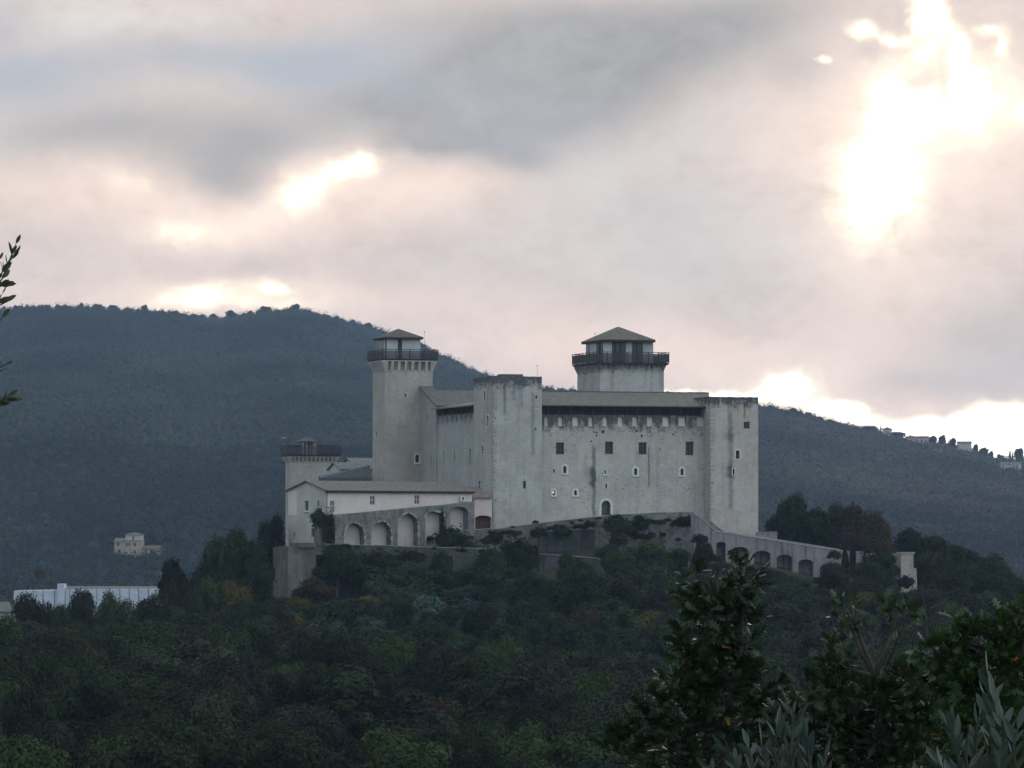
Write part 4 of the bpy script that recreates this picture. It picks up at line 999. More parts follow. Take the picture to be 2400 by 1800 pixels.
yrows = np.concatenate([np.linspace(-380, -40, 10), np.linspace(-30, 60, 24), np.linspace(66, 520, 60), np.linspace(526, 900, 66), np.linspace(915, 1500, 30), np.linspace(1520, 4100, 120), np.linspace(4200, 6200, 14)])
NS = 190
ss = np.linspace(-1, 1, NS)
verts = np.zeros((len(yrows), NS, 3))
for i, y in enumerate(yrows):
    hw = np.abs(y) * .36 + 170
    verts[i, :, 0] = ss * hw; verts[i, :, 1] = y
verts[..., 2] = ground(verts[..., 0], verts[..., 1])
verts[..., 2] += vnoise(verts[..., 0] / 9, verts[..., 1] / 9) * .8
idx = np.arange(len(yrows) * NS).reshape(len(yrows), NS)
quads = np.stack([idx[:-1, :-1], idx[:-1, 1:], idx[1:, 1:], idx[1:, :-1]], -1).reshape(-1, 4)
def npmesh(name, v, q, mats, smooth=False, attr=None):
    me = bpy.data.meshes.new(name); v = np.ascontiguousarray(v, dtype=np.float32).reshape(-1, 3); q = np.ascontiguousarray(q, dtype=np.int32)
    me.vertices.add(len(v)); me.vertices.foreach_set('co', v.ravel())
    k = q.shape[1]; me.loops.add(q.size); me.loops.foreach_set('vertex_index', q.ravel()); me.polygons.add(len(q))
    me.polygons.foreach_set('loop_start', np.arange(0, q.size, k, dtype=np.int32))
    me.polygons.foreach_set('loop_total', np.full(len(q), k, dtype=np.int32))
    me.update(calc_edges=True)
    if attr is not None:
        a = me.color_attributes.new('tint', 'FLOAT_COLOR', 'POINT'); c = np.ones((len(v), 4), np.float32); c[:, :3] = attr; a.data.foreach_set('color', c.ravel())
    if smooth: me.shade_smooth()
    for m in (mats if isinstance(mats, list) else [mats]): me.materials.append(m)
    return me
m_g, n_, b_ = newmat('forest_floor', 1.0, .05)
co = objco(n_)
n_.links.new(mixc(n_, noise(n_, co, .15, 6, .6).step(.35, .65), (.030, .034, .020), (.055, .048, .030)).k, b_.inputs['Base Color'])
g_o = bpy.data.objects.new("ground", npmesh("ground", verts, quads, m_g, True)); SC.collection.objects.link(g_o); g_o['kind'] = 'structure'
gz = lambda x, y: float(ground(np.array([x]), np.array([y]))[0])

# ================================================================== foliage generators
def leaf_cloud(lobes, n, size, seed, fuzz=.0, up=.25, shell=.55, elong=1.6):
    """many small bent leaf-spray faces spread over and inside a set of lobes (cx,cy,cz,rx,rz)"""
    r = np.random.default_rng(seed); L = np.array(lobes, float)
    w = L[:, 3] * L[:, 3]; w /= w.sum()
    k = r.choice(len(L), n, p=w)
    d = r.normal(size=(n, 3)); d /= np.linalg.norm(d, axis=1, keepdims=True)
    rad = shell + (1.05 - shell) * r.random(n) ** .6
    rad *= 1 + .12 * np.sin(d[:, 0] * 7 + k) * np.cos(d[:, 2] * 6 + k * 2)
    rad = rad * (1 + fuzz * np.abs(r.normal(size=n)) ** 1.5)
    c = L[k, :3] + d * rad[:, None] * np.stack([L[k, 3], L[k, 3], L[k, 4]], 1)
    nn = d * 1.1 + r.normal(size=(n, 3)) * .38 + np.array([0, 0, up]); nn /= np.linalg.norm(nn, axis=1, keepdims=True)
    t = np.cross(nn, r.normal(size=(n, 3))); t /= np.linalg.norm(t, axis=1, keepdims=True); b = np.cross(nn, t)
    s = size * (.55 + .9 * r.random(n))[:, None]
    a_, b2 = t * s * .5 * elong, b * s * .5
    bend = nn * s * .18
    v = np.stack([c - a_ - bend, c + b2 * (.7 + .5 * r.random((n, 1))), c + a_ - bend, c - b2 * (.7 + .5 * r.random((n, 1)))], 1)
    return v.reshape(-1, 3), np.arange(n * 4).reshape(n, 4)

def lobes_round(rx, h, seed, n=14, z0=.3, conic=0.0):
    """lobes inside a crown envelope of half width rx reaching from z0*h to h"""
    r = random.Random(seed); out = []
    for i in range(n):
        f = r.random(); z = z0 + (1 - z0) * (.15 + .72 * f)
        env = math.sin(math.pi * min(1, max(.12, (z - z0) / (1 - z0) * .8 + .14))) ** .6 * (1 - conic * f)
        a = r.uniform(0, 2 * math.pi); q = math.sqrt(r.random()) * .72 * env
        rr = rx * r.uniform(.28, .46) * (1 - .35 * conic * f)
        out.append((math.cos(a) * q * rx, math.sin(a) * q * rx, z * h, rr, rr * r.uniform(.7, .95)))
    out.append((0, 0, h * (z0 + (1 - z0) * .5), rx * .55, h * (1 - z0) * .36))
    return out

def trunk_mesh(lobes, h, r0, seed, lean=.05):
    m = MB(); r = random.Random(seed)
    pts = [(0, 0, -.8), (r.uniform(-lean, lean) * h, r.uniform(-lean, lean) * h, h * .3), (r.uniform(-lean, lean) * h * 1.5, r.uniform(-lean, lean) * h, h * .58), (r.uniform(-lean, lean) * h, 0, h * .86)]
    m.tube(pts, [r0 * 1.25, r0, r0 * .62, r0 * .15], 7)
    for (x, y, z, a, b) in lobes[:9]:
        s = Vector(pts[1]).lerp(Vector(pts[2]), r.random())
        e = Vector((x, y, z)); mid = s.lerp(e, .5) + Vector((0, 0, -.04 * h))
        m.tube([s, mid, e], [r0 * .4, r0 * .25, r0 * .07], 5)
    me = bpy.data.meshes.new('trunk'); me.from_pydata(m.v, [], m.f); me.materials.append(M['bark']); return me

PROTO = {}
def proto(key, rx, h, n, size, nl, z0, conic=0.0, r0=.16, variants=3, elong=1.6, shell=.55, up=.45, fuzz=.10, wild=False):
    PROTO[key] = []
    for k in range(variants):
        lb = lobes_round(rx, h, hash(key) % 1000 * 0 + len(key) * 31 + k * 7 + int(rx * 10), nl, z0, conic)
        if wild:
            rr_ = random.Random(k * 5 + 1); lb = []
            for i in range(nl):
                a = rr_.uniform(0, 6.28); q_ = rr_.random() ** .7 * rx * .8; b_r = rx * rr_.choice((.14, .2, .28, .36))
                lb.append((math.cos(a) * q_, math.sin(a) * q_, h * (.12 + .75 * rr_.random() * (1 - q_ / rx * .6)), b_r, b_r * rr_.uniform(.6, 1.2)))
        if key == 'cypress': lb = [(rng.uniform(-.05, .05), rng.uniform(-.05, .05), h * f_, rx * (.9 if f_ < .6 else .9 - (f_ - .6) * 1.9), h * .09) for f_ in [i / 14 for i in range(1, 14)]]
        v, q = leaf_cloud(lb, n, size, k * 13 + len(key), shell=shell, elong=elong, up=up, fuzz=fuzz)
        me = npmesh('crown', v, q, M['leaf_dark'])
        top = float(np.percentile(v[:, 2], 99)); PROTO[key].append((me, trunk_mesh(lb, h, r0, k), top, rx if not wild else float(np.percentile(np.abs(v[:, 0]), 97))))
# crowns
proto('near', 3.2, 7.0, 16000, .16, 17, .10, r0=.16, variants=4)           # wood in the valley, 300-450 m
proto('mid', 3.2, 6.5, 9000, .22, 14, .05, r0=.18, variants=4)             # castle slope, 500-700 m
proto('olive', 2.6, 4.6, 6000, .22, 20, .08, r0=.15, variants=2, elong=2.2)
proto('tall', 2.2, 9.0, 7500, .24, 22, .12, r0=.16, variants=2)
proto('cypress', .75, 8.0, 3500, .22, 16, .02, conic=.8, r0=.12, variants=1, elong=2.2)
proto('bush', 2.2, 2.4, 2600, .21, 18, .02, r0=.03, variants=5, shell=.1, fuzz=.35, wild=True)
proto('far', 4.2, 7.5, 1400, .7, 12, .15, r0=.22, variants=4)
# umbrella pine: flat wide crown on a bare trunk
lb = [(math.cos(a) * q, math.sin(a) * q, 8.6 + r__, 2.1, 1.7) for a, q, r__ in [(i * 1.3, 3.2 * math.sqrt((i % 5) / 5), (i % 3) * .3) for i in range(14)]]
v, q = leaf_cloud(lb, 2200, .55, 3); PROTO['pine'] = [(npmesh('crown', v, q, M['leaf_dark']), trunk_mesh(lb, 9.0, .3, 2), float(v[:, 2].max()), 4.4)]

def tree(key, var, mat, x, y, ztop, width, name, label, cat='tree', group=None, zbase=None, rot=None, parts=True, tall=None):
    me_c, me_t, top, rx = PROTO[key][var % len(PROTO[key])]
    zb = gz(x, y) if zbase is None else zbase
    h = max(1.6 if zbase is None else .2, ztop - zb)
    e = bpy.data.objects.new(name, None); SC.collection.objects.link(e); e.location = (x, y, zb)
    e.scale = (width / (2 * rx), width / (2 * rx), h / top); e.rotation_euler = (0, 0, rng.uniform(0, 6.28) if rot is None else rot)
    tag(e, label, cat, group)
    c = bpy.data.objects.new('crown', me_c); SC.collection.objects.link(c); c.parent = e
    c.material_slots[0].link = 'OBJECT'; c.material_slots[0].material = M[mat]
    t = bpy.data.objects.new('trunk', me_t); SC.collection.objects.link(t); t.parent = e
    return e

# ================================================================== explicit trees around the fortress
# (proto, material, px, Y, py_top, width_px, name, label)
EXP = [
 ('mid', 'leaf_dark', 575, 628, 1250, 115, 'holm_oak', 'dark round holm oak standing beside the white gable end'),
 ('mid', 'leaf_dark', 645, 632, 1216, 75, 'holm_oak', 'dark tree tucked behind the corner of the white gable house'),
 ('mid', 'leaf_green', 520, 622, 1268, 90, 'oak_tree', 'green rounded tree on the shoulder of the hill next to the dark holm oak'),
 ('tall', 'leaf_dark', 408, 640, 1322, 84, 'holm_oak', 'upright dark tree just above the end of the long white sheeted building'),
 ('mid', 'leaf_dark', 460, 630, 1330, 85, 'holm_oak', 'dark low tree between the upright dark tree and the castle shoulder'),
 ('mid', 'leaf_yellow', 545, 600, 1368, 95, 'maple_tree', 'yellow autumn tree on the slope below the castle shoulder'),
 ('mid', 'leaf_green', 480, 600, 1362, 90, 'oak_tree', 'green tree left of the yellow autumn tree'),
 ('mid', 'leaf_dark', 610, 604, 1325, 85, 'holm_oak', 'dark tree leaning on the wall stub left of the bastion'),
 ('mid', 'leaf_rust', 745, 600, 1358, 115, 'maple_tree', 'orange brown tree directly under the stone bastion'),
 ('mid', 'leaf_yellow', 690, 596, 1402, 70, 'maple_tree', 'dull yellow crown between the bastion foot and the orange brown tree'),
 ('mid', 'leaf_yellow', 835, 590, 1412, 110, 'maple_tree', 'olive yellow tree on the slope under the blind arches'),
 ('mid', 'leaf_dark', 790, 611, 1282, 108, 'ivy_clump', 'big dark ivy clump hanging over the retaining wall beside the bastion'),
 ('mid', 'leaf_dark', 935, 611, 1340, 80, 'holm_oak', 'dark bush against the retaining wall under the third blind arch'),
 ('olive', 'leaf_grey', 890, 606, 1362, 80, 'olive_tree', 'dull bush at the wall foot under the second blind arch'),
 ('bush', 'leaf_green', 985, 608, 1356, 90, 'shrub', 'green bush at the wall foot below the fourth blind arch'),
 ('mid', 'leaf_grey', 1090, 604, 1376, 110, 'oak_tree', 'greyish oak below the dark streaked retaining wall'),
 ('bush', 'leaf_dark', 1060, 632, 1238, 64, 'shrub', 'dark shrub growing on the terrace in front of the last blind arch'),
 ('bush', 'leaf_green', 1110, 628, 1270, 58, 'shrub', 'low green shrub on the terrace below the brown archway'),
 ('bush', 'leaf_dark', 1160, 636, 1244, 44, 'shrub', 'dark shrub on the ramp wall at the foot of the ragged tower'),
 ('bush', 'leaf_green', 1200, 630, 1275, 80, 'shrub', 'wide green shrub at the foot of the ragged tower'),
 ('bush', 'leaf_dark', 1262, 638, 1236, 34, 'shrub', 'small dark shrub hanging from the ramp wall right of the ragged tower'),
 ('bush', 'leaf_dark', 1320, 639.5, 1232, 34, 'shrub', 'dark hanging shrub on the ramp wall under the lit window'),
 ('bush', 'leaf_green', 1442, 637, 1210, 58, 'shrub', 'green creeper shrub hanging just under the arched door'),
 ('bush', 'leaf_rust', 1450, 635, 1250, 44, 'shrub', 'reddish shrub on the rocks below the arched door'),
 ('bush', 'leaf_dark', 1500, 638, 1214, 34, 'shrub', 'dark shrub on top of the bastion wall near the tall slit'),
 ('bush', 'leaf_dark', 1608, 638, 1208, 40, 'shrub', 'dark shrub clinging to the bastion wall by the corner tower'),
 ('mid', 'leaf_green', 1525, 622, 1274, 115, 'oak_tree', 'rounded green oak in front of the rocky bastion wall'),
 ('mid', 'leaf_green', 1460, 618, 1296, 100, 'oak_tree', 'green oak below the arched door beside the garden wall end'),
 ('mid', 'leaf_green', 1345, 610, 1302, 90, 'oak_tree', 'dark green oak under the broken garden wall'),
 ('mid', 'leaf_green', 1370, 588, 1338, 115, 'oak_tree', 'broad bright green oak in the middle of the slope under the keep'),
 ('mid', 'leaf_green', 1545, 590, 1330, 95, 'oak_tree', 'bright green rounded oak behind the top of the close oak sapling'),
 ('mid', 'leaf_dark', 1470, 600, 1330, 95, 'holm_oak', 'black green tree between two bright green oaks'),
 ('mid', 'leaf_dark', 1648, 620, 1276, 50, 'holm_oak', 'dark tree growing at the first arch of the walkway'),
 ('mid', 'leaf_dark', 1792, 618, 1332, 112, 'cedar_tree', 'wide dark tree in front of the third walkway arch'),
 ('mid', 'leaf_green', 1845, 612, 1352, 110, 'oak_tree', 'green tree below the last walkway arches'),
 ('mid', 'leaf_dark', 1948, 622, 1322, 80, 'holm_oak', 'dark tree hiding the low end of the walkway'),
 ('mid', 'leaf_dark', 2062, 628, 1296, 72, 'holm_oak', 'ivy dark tree in front of the ivy covered wall'),
 ('mid', 'leaf_dark', 2040, 616, 1320, 80, 'holm_oak', 'dark tree beside the pier stub'),
 ('cypress', 'leaf_dark', 1981, 632, 1287, 17, 'cypress', 'thin dark cypress at the low end of the sloping walkway'),
 ('bush', 'leaf_dark', 2124, 628, 1350, 34, 'shrub', 'small pointed shrub climbing in front of the pale stone pier'),
 ('mid', 'leaf_grey', 2010, 600, 1356, 100, 'oak_tree', 'greyish tree below the pier stub'),
 ('mid', 'leaf_green', 1425, 628, 1278, 62, 'oak_tree', 'small green tree in the gap behind the broken garden wall end'),
 ('mid', 'leaf_dark', 1590, 628, 1288, 74, 'holm_oak', 'dark low tree at the foot of the bastion wall near the first arch'),
 ('mid', 'leaf_dark', 1700, 624, 1322, 84, 'holm_oak', 'dark low tree below the second walkway arch'),
 ('mid', 'leaf_rust', 97, 1350, 1328, 30, 'maple_tree', 'small orange tree in the valley above the white sheeted building'),
 # behind the walkway
 ('mid', 'leaf_dark', 1868, 668, 1166, 85, 'holm_oak', 'tall dark lumpy tree rising behind the walkway next to the corner tower'),
 ('mid', 'leaf_dark', 1828, 672, 1205, 80, 'holm_oak', 'dark spreading tree right against the edge of the corner tower'),
 ('mid', 'leaf_dark', 1900, 664, 1200, 100, 'holm_oak', 'dense dark tree behind the middle of the walkway coping'),
 ('mid', 'leaf_green', 1945, 668, 1189, 100, 'oak_tree', 'green topped tree behind the walkway beside the reddish one'),
 ('mid', 'leaf_brown', 2005, 664, 1192, 120, 'maple_tree', 'reddish brown thin leaved tree behind the low end of the walkway'),
 ('mid', 'leaf_rust', 2060, 668, 1222, 85, 'maple_tree', 'thin rusty tree between the brown tree and the dark hill crown'),
 ('mid', 'leaf_rust', 2040, 660, 1256, 100, 'maple_tree', 'low rusty tree behind the pier stub'),
 ('mid', 'leaf_dark', 2140, 690, 1246, 130, 'holm_oak', 'dark domed crown at the top of the wooded hill behind the pale pier'),
 ('mid', 'leaf_dark', 2200, 688, 1262, 120, 'holm_oak', 'dark domed crown second along the descending wooded hill'),
 ('mid', 'leaf_dark', 2255, 680, 1288, 115, 'holm_oak', 'dark crown midway down the skyline of the wooded hill'),
 ('mid', 'leaf_dark', 2310, 676, 1308, 110, 'holm_oak', 'dark crown low on the skyline of the wooded hill'),
 ('mid', 'leaf_dark', 2362, 672, 1330, 110, 'holm_oak', 'dark crown where the wooded hill leaves the picture'),
 ('mid', 'leaf_dark', 2420, 668, 1360, 110, 'holm_oak', 'last dark crown of the descending wooded hill at the picture edge'),
 ('mid', 'leaf_grey', 2195, 655, 1298, 100, 'holm_oak', 'greyish crown in the wooded hill close to the pale pier'),
 ('mid', 'leaf_dark', 2255, 650, 1322, 110, 'holm_oak', 'dark crown in the wooded hill below the skyline trees'),
 ('mid', 'leaf_dark', 2320, 648, 1345, 110, 'holm_oak', 'dark crown low in the wooded hill towards the picture edge'),
 ('mid', 'leaf_dark', 2385, 645, 1368, 110, 'holm_oak', 'dark crown in the lowest corner of the wooded hill'),
 # left valley, in front of the sheeted building
 ('near', 'leaf_dark', 75, 560, 1402, 130, 'holm_oak', 'dark leaning tree in front of the near end of the white sheeted building'),
 ('near', 'leaf_dark', 128, 560, 1425, 85, 'holm_oak', 'small dark tree beside the leaning tree under the white building'),
 ('near', 'leaf_grey', 198, 580, 1392, 108, 'oak_tree', 'greyish rounded tree in front of the middle of the white sheeted building'),
 ('near', 'leaf_green', 275, 575, 1402, 104, 'oak_tree', 'olive green tree in front of the white sheeted building'),
 ('near', 'leaf_dark', 345, 585, 1400, 112, 'holm_oak', 'dark tree at the far end of the white sheeted building'),
 ('near', 'leaf_green', 412, 590, 1425, 90, 'oak_tree', 'dull green tree in the hollow beyond the white building'),
 ('mid', 'leaf_brown', 420, 622, 1372, 90, 'oak_tree', 'brownish tree between the upright dark tree and the slope'),
 ('bush', 'leaf_green', 748, 619, 1193, 30, 'creeper', 'yellow green creeper sprouting on the arcade end beside the gable'),
 ('bush', 'leaf_green', 772, 619.5, 1200, 26, 'creeper', 'green creeper trailing down the end of the arcaded wall'),
 ('bush', 'leaf_dark', 1038, 623.5, 1200, 13, 'creeper', 'dark creeper strip hanging inside the fourth blind arch'),
]
bot = {'ivy_clump': 1372, 'shrub': None, 'creeper': None}
for i, (k, mat, px, Y, py, wpx, nm, lab) in enumerate(EXP):
    p = Pw(px, py, Y)
    zb_ = None
    wid = wpx / FPX * Y * 1.08
    if nm == 'shrub': zb_ = p.z - wid * .75
    if Y == 1350: zb_ = p.z - 4.0
    if nm == 'creeper': zb_ = p.z - (2.0 if wpx == 30 else 4.8)
    if nm == 'ivy_clump': zb_ = p.z - 6.2
    cat = {'shrub': 'shrub', 'creeper': 'creeper', 'ivy_clump': 'ivy', 'cypress': 'cypress'}.get(nm, 'tree')
    if nm == 'shrub': zb_ = p.z - wid * .62
    tree(k, i, mat, p.x, p.y, p.z, wid, nm, lab, cat, None, zb_)

r3_ = random.Random(77)
for (px_, py_, Y_, wpx_, hpx_, mat_, lab_) in ((1195, 1248, 640.6, 90, 24, 'leaf_dark', 'dark creeper hanging under the ramp wall coping next to the ragged tower'), (1300, 1238, 639.8, 70, 20, 'leaf_dark', 'dark creeper patch under the coping below the lit window'),
        (1360, 1234, 640, 60, 22, 'leaf_dark', 'dark creeper patch on the ramp wall next to the arched door'), (1455, 1228, 640.5, 90, 50, 'leaf_green', 'green creeper curtain on the ramp wall below the arched door'),
        (1520, 1222, 639.0, 80, 22, 'leaf_dark', 'dark creeper along the top of the bastion wall'), (1590, 1226, 638.6, 60, 34, 'leaf_dark', 'dark creeper patch on the bastion wall close to the walkway'),
        (1505, 1258, 639.0, 70, 26, 'leaf_rust', 'rusty creeper patch on the rocks beside the tall slit'), (1640, 1262, 631.5, 60, 40, 'leaf_dark', 'dark creeper hanging over the first walkway arch'),
        (885, 1312, 614.5, 110, 34, 'leaf_dark', 'dark ragged creeper on the retaining wall under the second blind arch'), (965, 1304, 615, 60, 26, 'leaf_grey', 'greyish creeper tuft on the retaining wall under the third blind arch'),
        (1035, 1318, 615.5, 50, 50, 'leaf_dark', 'long dark creeper curtain on the retaining wall under the fourth arch'),
        (1150, 1312, 618.5, 70, 50, 'leaf_green', 'green creeper spilling over the end of the retaining wall'), (1215, 1300, 620, 90, 70, 'leaf_dark', 'dark bushy creeper hiding the corner of the retaining wall'),
        (2068, 1332, 636.5, 84, 74, 'leaf_dark', 'straight-topped dark ivy sheet covering the wall beside the pale pier'), (1955, 1300, 631.2, 50, 40, 'leaf_dark', 'dark creeper patch near the low end of the walkway')):
    p = Pw(px_, py_, Y_); hh_ = hpx_ / FPX * Y_ * (.5 if Y_ > 630 and px_ < 2000 else 1)
    e_ = tree('bush', int(px_), mat_, p.x, p.y, p.z + hh_ * .5, wpx_ / FPX * Y_ * (.6 if Y_ > 630 and px_ < 2000 else 1), 'creeper', lab_, 'creeper', None, p.z - hh_ * .5, rot=0)
    e_.scale.y *= .3
for (x0_, y0_, x1_, y1_, Y_, n_p, wh, grp) in ((1165, 1236, 1440, 1212, 641, 6, (8, 22), 'small plants along the ramp wall top'), (1270, 1236, 1400, 1228, 640.3, 3, (12, 26), 'small plants along the ramp wall top'),
        (1445, 1215, 1620, 1215, 640, 5, (10, 26), 'plants rooted in the bastion wall'), (1450, 1245, 1620, 1262, 638.5, 5, (12, 30), 'plants rooted in the bastion wall'),
        (770, 1283, 1140, 1290, 615, 7, (10, 30), 'plants along the retaining wall'), (850, 1352, 1230, 1350, 612, 16, (50, 100), 'bushes at the foot of the retaining wall'),
        (980, 1258, 1180, 1262, 634, 5, (16, 34), 'plants on the terrace bank'), (1640, 1290, 1700, 1330, 631, 4, (24, 44), 'bushes at the first walkway arches')):
    for i in range(n_p):
        f = (i + r3_.random()) / n_p; p = Pw(x0_ + (x1_ - x0_) * f, y0_ + (y1_ - y0_) * f - r3_.uniform(-6, 6), Y_)
        wd = r3_.uniform(*wh) / FPX * Y_
        lab = {'small plants along the ramp wall top': 'small weedy shrub sprouting from the ramp wall under the keep', 'plants rooted in the bastion wall': 'small shrub rooted in the rocky bastion wall below the keep', 'plants along the retaining wall': 'small plant spilling over the dark retaining wall coping',
               'bushes at the foot of the retaining wall': 'dark bush crowding the foot of the streaked retaining wall', 'plants on the terrace bank': 'low plant on the rubble bank below the brown archway', 'bushes at the first walkway arches': 'dark bush filling the ground under the first walkway arches'}[grp]
        tree('bush', i, r3_.choice(('leaf_dark', 'leaf_dark', 'leaf_green', 'leaf_grey')), p.x, p.y, p.z + wd * .2, wd, 'shrub', lab, 'shrub', grp, p.z - wd * r3_.uniform(.15, .4))

# ================================================================== the slope wood and the valley wood
TOPM = [(-100, 1440), (0, 1448), (60, 1450), (150, 1470), (330, 1450), (420, 1440), (520, 1430), (600, 1400), (680, 1412), (760, 1415), (860, 1400), (1000, 1378), (1150, 1368), (1300, 1340), (1450, 1345), (1600, 1330), (1750, 1352), (1900, 1370), (2100, 1385), (2250, 1375), (2500, 1400)]
COLW = {'leaf_dark': 'blackish green', 'leaf_green': 'fresh green', 'leaf_olive': 'silvery', 'leaf_grey': 'greyish green', 'leaf_yellow': 'yellowing', 'leaf_rust': 'rusty orange', 'leaf_brown': 'reddish brown'}
KIND = {'leaf_dark': 'holm_oak', 'leaf_green': 'oak_tree', 'leaf_olive': 'olive_tree', 'leaf_grey': 'broadleaf_tree', 'leaf_yellow': 'maple_tree', 'leaf_rust': 'maple_tree', 'leaf_brown': 'maple_tree'}
KW = {'holm_oak': 'holm oak', 'oak_tree': 'oak', 'broadleaf_tree': 'broadleaf tree', 'olive_tree': 'olive tree', 'maple_tree': 'maple'}
def band_name(px, slope):
    if slope:
        for lim, s in ((500, 'in the hollow below the white sheeted building'), (800, 'on the slope under the stone bastion'), (1150, 'on the slope under the blind arches'), (1450, 'on the slope under the ragged tower and arched door'),
                       (1750, 'on the slope under the corner tower'), (2050, 'on the slope under the sloping walkway'), (9999, 'on the wooded hill below the pale pier')):
            if px < lim: return s
    for lim, s in ((400, 'in the close wood under the white sheeted building'), (800, 'in the close wood below the gable house'), (1200, 'in the close wood below the blind arches'), (1560, 'in the close wood beside the oak saplings'), (9999, 'in the close wood behind the oak saplings')):
        if px < lim: return s
def scatter(y0, y1, spacing, slope):
    pts = []; y = y0
    while y < y1:
        half = y * 1250 / FPX; n = int(2 * half / spacing); off = rng.random()
        for i in range(n + 1):
            x = -half + (i + off) * spacing + rng.uniform(-.35, .35) * spacing
            pts.append((x, y + rng.uniform(-.4, .4) * spacing))
        y += spacing * (1.0 if slope else 1.15)
    return pts
cnt = {}
for slope in (True, False):
    pts = scatter(500, 606, 6.4, True) if slope else scatter(292, 492, 7.6, False)
    for (x, y) in pts:
        px = x / y * FPX + CX
        zg_ = gz(x, y)
        f = (y - 500) / 106
        c = vnoise(np.array([x / 16 + 40.]), np.array([y / 16.]))[0]
        r = rng.random()
        if slope:
            if 760 < px < 1500 and y < 590 and r < .55: mat = 'leaf_olive'
            elif r < .40: mat = 'leaf_grey'
            elif r < .68: mat = 'leaf_dark'
            elif r < .92: mat = 'leaf_green'
            elif r < .94: mat = 'leaf_brown'
            elif r < .96: mat = 'leaf_rust'
            else: mat = 'leaf_yellow'
            key = 'olive' if mat == 'leaf_olive' else 'mid'
            h = rng.uniform(5, 8) if key == 'mid' else rng.uniform(3.6, 5); w_ = rng.uniform(5.5, 8.5) if key == 'mid' else rng.uniform(4.5, 6.5)
        else:
            mat = 'leaf_dark' if r < .36 else 'leaf_grey' if r < .66 else 'leaf_green' if r < .965 else 'leaf_brown' if r < .985 else 'leaf_rust'
            key = 'near'; h = rng.uniform(6.5, 9.5) * (1 + c * .4); w_ = rng.uniform(6, 9)
            if rng.random() < .12: key = 'tall'; w_ *= .8
        zt_ = zg_ + h
        m_ = itp(TOPM, px)
        zmax = EYE + (HY - m_) / FPX * y
        if zt_ > zmax: zt_ = zmax - rng.random() * .8
        if zt_ - zg_ < 2: continue
        nm = KIND[mat]
        size = 'broad' if w_ > 7.6 else 'small' if w_ < 6.4 else 'rounded'
        tall_ = 'tall ' if h > 8.3 else ''
        lab = f"{size} {tall_}{COLW[mat]} {KW[nm]} {band_name(px, slope)}"
        tree(key, rng.randrange(8), mat, x, y, zt_, w_, nm, lab, 'tree', lab.replace('oak ', 'oaks ').replace('tree ', 'trees ').replace('maple ', 'maples '))

# ================================================================== far woods (one mass on the hills)
def ico_unit():
    t = (1 + 5 ** .5) / 2
    v = [(-1, t, 0), (1, t, 0), (-1, -t, 0), (1, -t, 0), (0, -1, t), (0, 1, t), (0, -1, -t), (0, 1, -t), (t, 0, -1), (t, 0, 1), (-t, 0, -1), (-t, 0, 1)]
    f = [(0, 11, 5), (0, 5, 1), (0, 1, 7), (0, 7, 10), (0, 10, 11), (1, 5, 9), (5, 11, 4), (11, 10, 2), (10, 7, 6), (7, 1, 8), (3, 9, 4), (3, 4, 2), (3, 2, 6), (3, 6, 8), (3, 8, 9), (4, 9, 5), (2, 4, 11), (6, 2, 10), (8, 6, 7), (9, 8, 1)]
    v = [Vector(p).normalized() for p in v]; cache = {}; out = []
    def mid(a, b):
        k = (min(a, b), max(a, b))
        if k not in cache: v.append(((v[a] + v[b]) / 2).normalized()); cache[k] = len(v) - 1
        return cache[k]
    for a, b, c in f:
        x, y, z = mid(a, b), mid(b, c), mid(c, a); out += [(a, x, z), (b, y, x), (c, z, y), (x, y, z)]
    return np.array(v), np.array(out)
IV, IF = ico_unit()
IV0 = IV[:12]; IF0 = np.array([(0, 11, 5), (0, 5, 1), (0, 1, 7), (0, 7, 10), (0, 10, 11), (1, 5, 9), (5, 11, 4), (11, 10, 2), (10, 7, 6), (7, 1, 8), (3, 9, 4), (3, 4, 2), (3, 2, 6), (3, 6, 8), (3, 8, 9), (4, 9, 5), (2, 4, 11), (6, 2, 10), (8, 6, 7), (9, 8, 1)])
